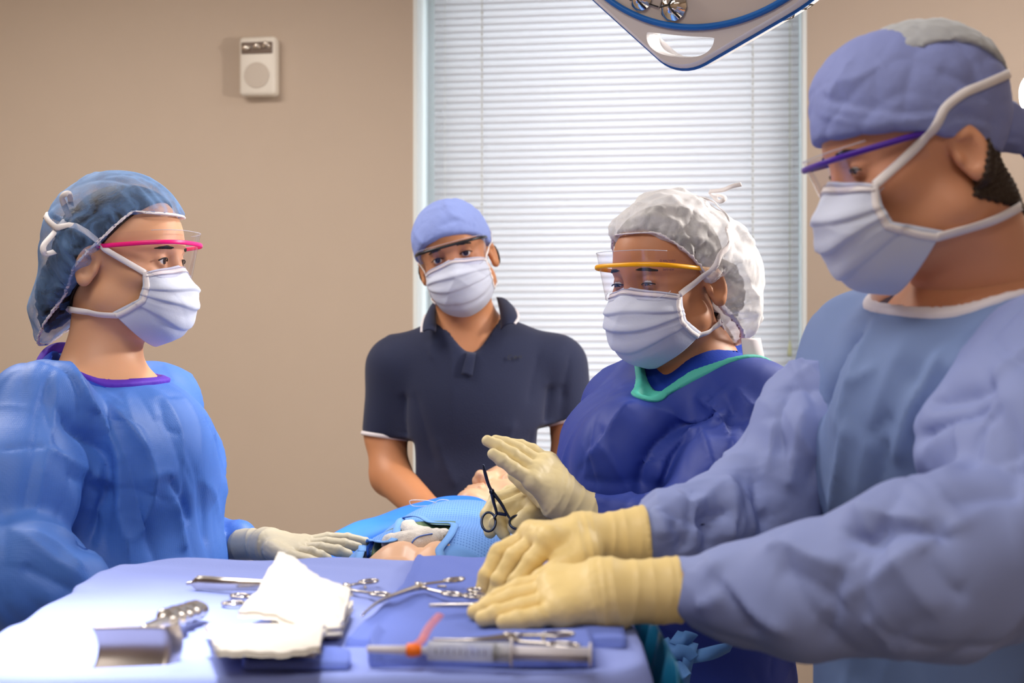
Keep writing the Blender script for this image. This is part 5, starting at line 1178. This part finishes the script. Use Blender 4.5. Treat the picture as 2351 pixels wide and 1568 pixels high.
    T_ = bvh(v, f); li = [cast(T_, x, y) for x, y in dense(smoothline([(944, 1250), (950, 1240), (962, 1232), (980, 1228), (992, 1226)], 20), 2)]; li = np.array([h[0] + h[1] * .0006 for h in li if h])
    if len(li) > 3: mk('marker_thread', *tube(li, .0011, 6), mat('thread_blue', '4A6FC0', .6), gz)
    sp = [(1012, 1158), (985, 1150), (950, 1148), (940, 1152), (950, 1162), (985, 1160), (1010, 1148), (1035, 1150), (1060, 1160)]
    tag(mk('suture', *tube(smoothline([P(x, y, 2.58) for x, y in sp], 70), .0007, 5), M['thread']), 'thin loose white thread on the drape edge', 'thread')
    # scissors in the hand
    sc = tag(empty('surgical_scissors', P(1140, 1150, 2.04)), 'dark needle holder pointing up from the gloved hand of the woman in the middle', 'forceps')
    d_ = 2.035
    A = [P(1110, 1066, d_), P(1115, 1085, d_), P(1122, 1112, d_), P(1130, 1128, d_ + .001), P(1150, 1155, d_), P(1164, 1180, d_), P(1172, 1192, d_ - .002)]
    B = [P(1109, 1066, d_), P(1112, 1085, d_), P(1120, 1110, d_), P(1128, 1128, d_ - .001), P(1134, 1155, d_), P(1140, 1178, d_), P(1134, 1190, d_ - .004)]
    def ringp(c, rx, rz, dy=0, rot=0):
        return [c + np.array([0, -.010, 0]) + np.array([rx * math.cos(t) * math.cos(rot) - rz * math.sin(t) * math.sin(rot), dy * math.sin(t), rx * math.cos(t) * math.sin(rot) + rz * math.sin(t) * math.cos(rot)]) for t in np.linspace(0, 2 * np.pi, 40, endpoint=False)]
    rA, rB = P(1190, 1197, d_), P(1122, 1196, d_ + .008)
    for pth, rc, rr in ((A, rA, (.0125, .0085)), (B, rB, (.010, .0125))):
        v, f = tube(smoothline(pth, 60), np.interp(np.linspace(0, 1, len(smoothline(pth, 60))), [0, .1, .5, .55, 1], [.0014, .0024, .0040, .0046, .0026]), 8, False, (1, .6))
        mk('shank', *join((v, f), tube(ringp(rc, rr[0], rr[1], .008), .0019, 8, True)), M['steeld'], sc)
    mk('pivot_screw', *tube([P(1129, 1128, d_) + [0, -.006, 0], P(1129, 1128, d_) + [0, .006, 0]], .0038, 12), M['steeld'], sc)
    mk('ratchet', *box(P(1152, 1180, d_), (.014, .003, .005), .001, np.array(Matrix.Rotation(R(10), 3, 'Y'))), M['steeld'], sc)

# ================================================================== the instrument tray with its drape
TX0, TX1, TY0, TY1, TZ = -.492, .118, 1.192, 1.832, 1.10
def tray():
    st = tag(empty('instrument_stand', (-.19, 1.5, 0)), 'wheeled instrument stand under the blue tray drape', 'stand')
    mk('tray_top', *box(((TX0 + TX1) / 2, (TY0 + TY1) / 2, TZ - .018), (TX1 - TX0 - .03, TY1 - TY0 - .03, .02), .006), M['brushed'], st)
    mk('post', *tube([(.05, 1.5, .05), (.05, 1.5, TZ - .03)], .02, 16), M['brushed'], st)
    mk('base', *join(tube([(.05, 1.2, .05), (.05, 1.8, .05)], .018, 10), tube([(-.45, 1.5, .05), (.05, 1.5, .05)], .018, 10)), M['brushed'], st)
    for q in ((.05, 1.2), (.05, 1.8), (-.45, 1.5)): mk('caster', *tube([(q[0] - .012, q[1], .025), (q[0] + .012, q[1], .025)], .025, 16), M['rub'], st)
    # drape: flat on top, falling over all four edges in loose folds
    a = np.linspace(0, 2 * np.pi, 241)[:-1]
    cx, cy, hx, hy = (TX0 + TX1) / 2, (TY0 + TY1) / 2, (TX1 - TX0) / 2, (TY1 - TY0) / 2
    def sq(t, n=9): c, s = math.cos(t), math.sin(t); k = (abs(c) ** n + abs(s) ** n) ** (-1 / n); return np.array([c * k, s * k])
    U = np.array([sq(t) for t in a]); rows = []
    rr = list(np.linspace(.004, 1, 46)) + [1.012, 1.018] 
    for r in rr: rows.append(np.stack([cx + U[:, 0] * hx * r, cy + U[:, 1] * hy * r, np.full(len(a), TZ - max(0, (r - 1)) * .30 - (.003 if r > 1.013 else 0))], 1))
    per = a * 9
    for k, z in enumerate(np.linspace(.02, .52, 22)):
        w_ = min(1, z / .2) * .018
        off = .008 + w_ * (np.sin(per * 1.3 + 1.2 * np.sin(a * 3)) * .7 + .6 * np.sin(per * 2.4 + 1)) + .04 * z
        rows.append(np.stack([cx + U[:, 0] * (hx + off), cy + U[:, 1] * (hy + off), np.full(len(a), TZ - z)], 1))
    G = np.stack(rows, 1)
    X, Y = G[..., 0], G[..., 1]; top = G[..., 2] > TZ - .004
    wv = .0022 * np.sin(X * 31 + 9 * np.sin(Y * 7)) * np.sin(Y * 17 + 2) + .0025 * np.exp(-((Y - 1.36 - .5 * (X + .3)) / .012) ** 2) * (X < -.3) + .006 * np.exp(-((X + .43 + .2 * (Y - 1.3)) / .03) ** 2) * (Y > 1.6)
    G[..., 2] += np.where(top, wv, 0)
    d = tag(mk('tray_drape', *gridsheet(G, 0, True), M['drape']), 'periwinkle blue cloth drape over the instrument tray', 'drape')
    # teal inner cover showing at the right side
    xs = np.linspace(0, 1, 40); Gk = np.stack([np.stack([[TX1 + .028 + .012 * math.sin(q * 40) * (z > .01) + .03 * z, 1.26 + .50 * q, TZ - .006 - z * .5] for z in np.linspace(0, 1, 14)]) for q in xs])
    mk('teal_skirt', *gridsheet(Gk, .002), M['skirt'], d)
    # blue towels: cloths lying on the drape, each with a rolled edge
    def cloth(name, label, edge, far, n=60, m=40, thick=.006, amp=.003, seed=2, z=TZ):
        E, Fr = smoothline([TP(*q, z) for q in edge], n), smoothline([TP(*q, z) for q in far], n)
        k = min(len(E), len(Fr)); E, Fr = E[:k], Fr[:k]; rows = []
        q = np.concatenate([[0, 0, .008, .02, .04], np.linspace(.07, 1, m)])
        for i, t in enumerate(q):
            p = E + (Fr - E) * t; h = [0.0005, .6 * thick, thick * 1.15, thick * 1.2, thick * .85][i] if i < 5 else thick * (.75 + .1 * math.sin(t * 9))
            rng = np.sin(p[:, 0] * 37 + seed) * np.sin(p[:, 1] * 29 + seed * 2) + .6 * np.sin(p[:, 0] * 90 + p[:, 1] * 60 + seed)
            p = p.copy(); p[:, 2] = z + h + amp * .35 * (rng + 1.2) * (i > 1); rows.append(p)
        last = rows[-1].copy(); last[:, 2] = z + .0005; rows.append(last)
        rows_ = np.stack(rows, 1)
        for e_ in (0, -1): rows_[e_, :, 2] = np.minimum(rows_[e_, :, 2], z + .001)
        rows_[1, :, 2] = rows_[1, :, 2] * .9 + z * .1
        return tag(mk(name, *gridsheet(rows_), M['towel']), label, 'towel')
    cloth('surgical_towel', 'blue towel spread under the clamps on the right half of the tray', [(958, 1288), (935, 1335), (915, 1372), (880, 1410), (835, 1450), (790, 1490)], [(1330, 1290), (1370, 1330), (1395, 1370), (1415, 1410), (1430, 1450), (1438, 1490)], thick=.008, amp=.004)
    cloth('surgical_towel', 'blue folded towel under the syringe at the near edge of the tray', [(860, 1478), (850, 1500), (845, 1515), (850, 1535)], [(1352, 1478), (1358, 1500), (1362, 1515), (1366, 1535)], thick=.016, seed=5)
    cloth('surgical_towel', 'pale blue towel corner bunched at the near edge below the gauze', [(566, 1512), (560, 1524), (556, 1534), (560, 1540)], [(770, 1505), (800, 1515), (805, 1528), (800, 1540)], thick=.008, seed=8)
def pad(label, pts, z0, thick, seed, grp, wav=.002, nm='gauze_pad', lift=None):
    A, B, C_, D = [TP(*q, z0) for q in pts]      # corners in order
    n = 30; u = np.linspace(0, 1, n); S = []
    ed = np.sin(np.clip(np.minimum(u, 1 - u) / .10, 0, 1) * math.pi / 2)
    rng = np.random.default_rng(seed); ph = rng.uniform(0, 6, 8)
    top, bot = np.zeros((n, n, 3)), np.zeros((n, n, 3))
    for i in range(n):
        for j in range(n):
            p = (A * (1 - u[i]) + B * u[i]) * (1 - u[j]) + (D * (1 - u[i]) + C_ * u[i]) * u[j]
            e = min(ed[i], ed[j]); wv = wav * (math.sin(u[i] * 7 + ph[0]) * math.sin(u[j] * 6 + ph[1]) + .5 * math.sin(u[i] * 15 + ph[2] + u[j] * 9) + .35 * math.sin(u[i] * 31 + ph[3]) * math.sin(u[j] * 27 + ph[4]))
            jit = .0018 * np.array([math.sin(u[j] * 40 + ph[5]) * (i in (0, n - 1)), math.sin(u[i] * 37 + ph[6]) * (j in (0, n - 1)), 0])
            l_ = 0 if lift is None else lift(u[i], u[j])
            top[i, j] = p + jit + [0, 0, thick * (.70 + .30 * e) + wv + l_]; bot[i, j] = p + jit + [0, 0, thick * (.18 - .18 * e) + wv + l_ * .97]
    tv, tf = gridsheet(top); bv, bf = gridsheet(bot); N = normals(tv, tf)
    if N[:, 2].mean() < 0: tf, bf = tf[:, ::-1], bf[:, ::-1]
    r = [i for i in range(n)] + [i * n + n - 1 for i in range(1, n)] + [(n - 1) * n + j for j in range(n - 2, -1, -1)] + [i * n for i in range(n - 2, 0, -1)]
    k = len(tv); side = np.array([(r[i], r[(i + 1) % len(r)], r[(i + 1) % len(r)] + k, r[i] + k) for i in range(len(r))])
    return tag(mk(nm, np.concatenate([tv, bv]), np.concatenate([tf, bf[:, ::-1] + k, side]), M['gauze']), label, 'gauze', grp)
def clamp(label, tip, pivot, ring1, ring2, z=TZ + .004, rr=(.011, .0085), r0=.0024, mt='steel', curve=0.0, name='hemostat', cat='clamp', dz=(0, .0), straight=True):
    t, p = TP(*tip, z), TP(*pivot, z); c1, c2 = TP(*ring1, z), TP(*ring2, z)
    o = tag(empty(name, p), label, cat)
    side = np.cross([0, 0, 1.], (p - t) / np.linalg.norm(p - t)); side /= np.linalg.norm(side)
    for c, s in ((c1, 1), (c2, -1)):
        if (c - p) @ side < ((c1 + c2) / 2 - p) @ side: s = -1
        else: s = 1
        ax = (c - p) / np.linalg.norm(c - p); e = c - ax * rr[0]
        path = smoothline([t + side * (-s) * .0006, (t + p) / 2 + side * (-s * .0018 + curve) , p, p + (e - p) * .35 + side * s * .004, p + (e - p) * .75 + side * s * .002, e], 60)
        rad = np.interp(np.linspace(0, 1, len(path)), [0, .15, .38, .45, .6, 1], [.0010, .0018, r0 * 1.2, r0 * 1.35, r0 * .85, r0 * .8])
        pr = np.cross([0, 0, 1.], ax)
        ringp = [c + ax * rr[0] * math.cos(q) + pr * rr[1] * math.sin(q) for q in np.linspace(0, 2 * np.pi, 36, endpoint=False)]
        lift = np.array([0, 0, .0012 * s])
        mk('shank', *join(tube(path + lift, rad, 8, False, (1, .8)), tube(np.array(ringp) + lift, .0019, 8, True)), M[mt], o)
    mk('pivot_screw', *tube([p - [0, 0, .003], p + [0, 0, .0052]], [.0036, .0036], 12), M[mt], o)
    q = p + ((c1 + c2) / 2 - p) * .68; mk('ratchet', *box(q + [0, 0, .0005], (.003, .010, .003), .0008, np.array(Matrix.Rotation(math.atan2(side[1], side[0]) - math.pi / 2, 3, 'Z'))), M[mt], o)
    return o
def tools():
    # gauze: a folded stack and a slack piece leaning over it
    for i in range(4):
        s = [0, 6, -4, 5][i]
        pad(['lowest gauze pad of the folded stack on the tray', 'second gauze pad up in the folded stack', 'third gauze pad up in the folded stack', 'top gauze pad of the low folded stack, nearest the retractor'][i],
            [(498 + s, 1513 - i * 3), (470 - s, 1470), (560 + s, 1438), (730 + s * .5, 1508 - i * 4)] if False else [(500 + s, 1511), (478 - s, 1452), (748 - s, 1450), (726 + s, 1507)], TZ + .001 + i * .0068, .0074, 10 + i, 'folded gauze pads on the tray', .0016)
    pad('crumpled gauze rising to a point behind the folded stack', [(548, 1432), (640, 1376), (806, 1404), (780, 1472)], TZ + .010, .012, 21, 'loose gauze on the tray', .0030, 'gauze', lambda u, v: (.004 * (1 - u) + .040 * u ** 1.3) * (1 - v) + (.003 * (1 - u) + .013 * u) * v)
    pad('flat gauze with a frayed edge under the crumpled one', [(600, 1478), (650, 1412), (812, 1396), (786, 1466)], TZ + .001, .012, 25, 'loose gauze on the tray', .0024, 'gauze')
    # retractor: curved blade and scalloped grip
    rt_ = tag(empty('retractor', TP(290, 1530)), 'steel retractor with a broad curved blade and scalloped grip, front left of the tray', 'retractor')
    b0 = P(212, 1440, 1.225); pts = []
    for s in np.linspace(0, 1, 40):
        row = []
        for t in np.linspace(0, 1, 22):
            x = .058 * min(s, .80) / .80 + (.010 * math.sin((s - .8) / .2 * 1.57) if s > .8 else 0); y = .004 * math.sin(s * 3.1) + (.024 * (1 - math.cos((s - .8) / .2 * 1.57)) if s > .8 else 0)
            bow = .010 * math.sin(t * 3.14) * (1 - .35 * s); z = -.0445 * t
            row.append(b0 + np.array([x + .004 * math.sin(t * 3.14) * (1 if s > .5 else 1) - .002 * t, y + bow * 1.0 - .006 * t, z]))
        pts.append(row)
    mk('blade', *gridsheet(np.array(pts), .0016), M['brushed'], rt_)
    lip = [q + np.array([0, .006 * math.sin(k / 39 * 3.1), .001]) for k, q in enumerate(np.array(pts)[:, 0])]
    Fh = Field(); h0, h1 = P(330, 1442, 1.235), P(452, 1396, 1.46)
    h1 = TP(455, 1402, TZ + .012); h0 = P(332, 1443, 1.238)
    Fh.cone(h0, h0 + (h1 - h0) * .4, .0045, .006, .004)
    for k, q in enumerate((.42, .57, .72, .87, 1.0)): Fh.ell(h0 + (h1 - h0) * q, (.0105, .0150, .0085 + .001 * (k % 2)), .005)
    Fh.cone(h0 + (h1 - h0) * .4 + [-.004, 0, .005], h1 + [-.004, 0, .004], .006, .006, .006)
    v, f = surf(Fh, .0016); mk('grip', v, f, M['steel'], rt_)
    # thumb forceps
    tf = tag(empty('thumb_forceps', TP(520, 1345)), 'flat steel thumb forceps, tip pointing left at the far side of the tray', 'forceps')
    for dy in (-1, 1):
        l_ = smoothline([TP(428, 1340, TZ + .009), TP(462, 1338, TZ + .010), TP(520, 1341, TZ + .010), TP(590, 1343, TZ + .009), TP(660, 1345, TZ + .008)], 40)
        tt = np.linspace(0, 1, len(l_)); l_ = l_ + np.stack([0 * tt, dy * np.interp(tt, [0, .2, .6, 1], [.0012, .005, .0045, .001]), 0 * tt], 1)
        mk('prong', *tube(l_, np.interp(tt, [0, .12, .2, .55, 1], [.0012, .002, .0078, .0068, .0055]), 10, False, (.22, 1)), M['steel'], tf)
    clamp('steel scissors mostly hidden under the crumpled gauze, rings showing at left', (760, 1380), (660, 1384), (551, 1366), (536, 1388), name='surgical_scissors', cat='scissors')
    clamp('steel clamp lying pointed left with its rings left of the middle clamp', (735, 1352), (795, 1350), (846, 1338), (872, 1362), z=TZ + .008, rr=(.013, .008))
    clamp('steel clamp with bright rings, lying right of centre before the far glove', (832, 1412), (960, 1348), (1042, 1334), (1038, 1362), z=TZ + .018, rr=(.0135, .007), curve=.010)
    clamp('slim steel needle holder held under the fingers of the far glove', (985, 1390), (1150, 1389), (1092, 1358), (1082, 1366), z=TZ + .018, rr=(.010, .0075))
    clamp('curved steel clamp lying just behind the syringe', (992, 1470), (1165, 1466), (1280, 1460), (1292, 1478), z=TZ + .022, rr=(.014, .0085), r0=.0036, curve=-.006)
    # syringe
    z = TZ + .021; q0 = P(842, 1490, 1.207); q1 = P(1360, 1503, 1.195); ax = (q1 - q0) / np.linalg.norm(q1 - q0); Ls = np.linalg.norm(q1 - q0)
    sy = tag(empty('syringe', (q0 + q1) / 2 - [0, 0, .008]), 'capped plastic syringe with orange hub lying at the near edge of the tray', 'syringe')
    at = lambda t: q0 + (q1 - q0) * t
    def lathe(ts, rs, nm, mt, par=sy): return mk(nm, *tube([at(t) for t in ts], rs, 18), mt, par)
    lathe([0, .004, .18, .185], [.002, .0030, .0038, .002], 'needle_cap', M['plw']); lathe([.178, .18, .205, .24, .244], [.003, .0056, .0060, .0045, .003], 'hub', M['orange'])
    lathe([.235, .25, .27, .275, .575, .578], [.0025, .003, .0035, .0082, .0082, .0082], 'barrel', M['plastic']); lathe([.56, .562, .578, .58], [.004, .0074, .0074, .004], 'plunger_seal', M['rub'])
    mk('barrel_flange', *tube([at(.640), at(.648)], [.012, .012], 18, False, (1, 1)), M['plw'], sy); lathe([.578, .58, .642], [.006, .0084, .0084], 'barrel_end', M['plastic'])
    pr = np.cross(ax, [0, 0, 1.]); pr /= np.linalg.norm(pr)
    mk('plunger_rod', *join(tube([at(.58), at(.985)], .0062, 4, False, (1, .22)), tube([at(.58), at(.985)], .0062, 4, False, (.22, 1))), M['plw'], sy); lathe([.983, .985, .995, .998], [.004, .010, .010, .004], 'thumb_rest', M['plw'])
    for k in range(9): mk('scale_mark', *tube([at(.31 + k * .027) + np.array([0, -.0075, .0036]), at(.31 + k * .027) + np.array([0, -.0083, -.001])], .0004, 5), M['dark'], sy)
    mk('needle_shield', *tube(smoothline([at(.215) + [0, 0, .004], P(968, 1470, 1.22), P(985, 1440, 1.235), P(1010, 1412, 1.25)], 20), np.linspace(.0035, .0045, len(smoothline([0, 1, 2, 3], 20)) ) if False else .0042, 10, False, (1, .5)), M['pinkc'], sy)
left_woman(); back_man(); mid_woman(); right_man(); patient(); tray(); tools()
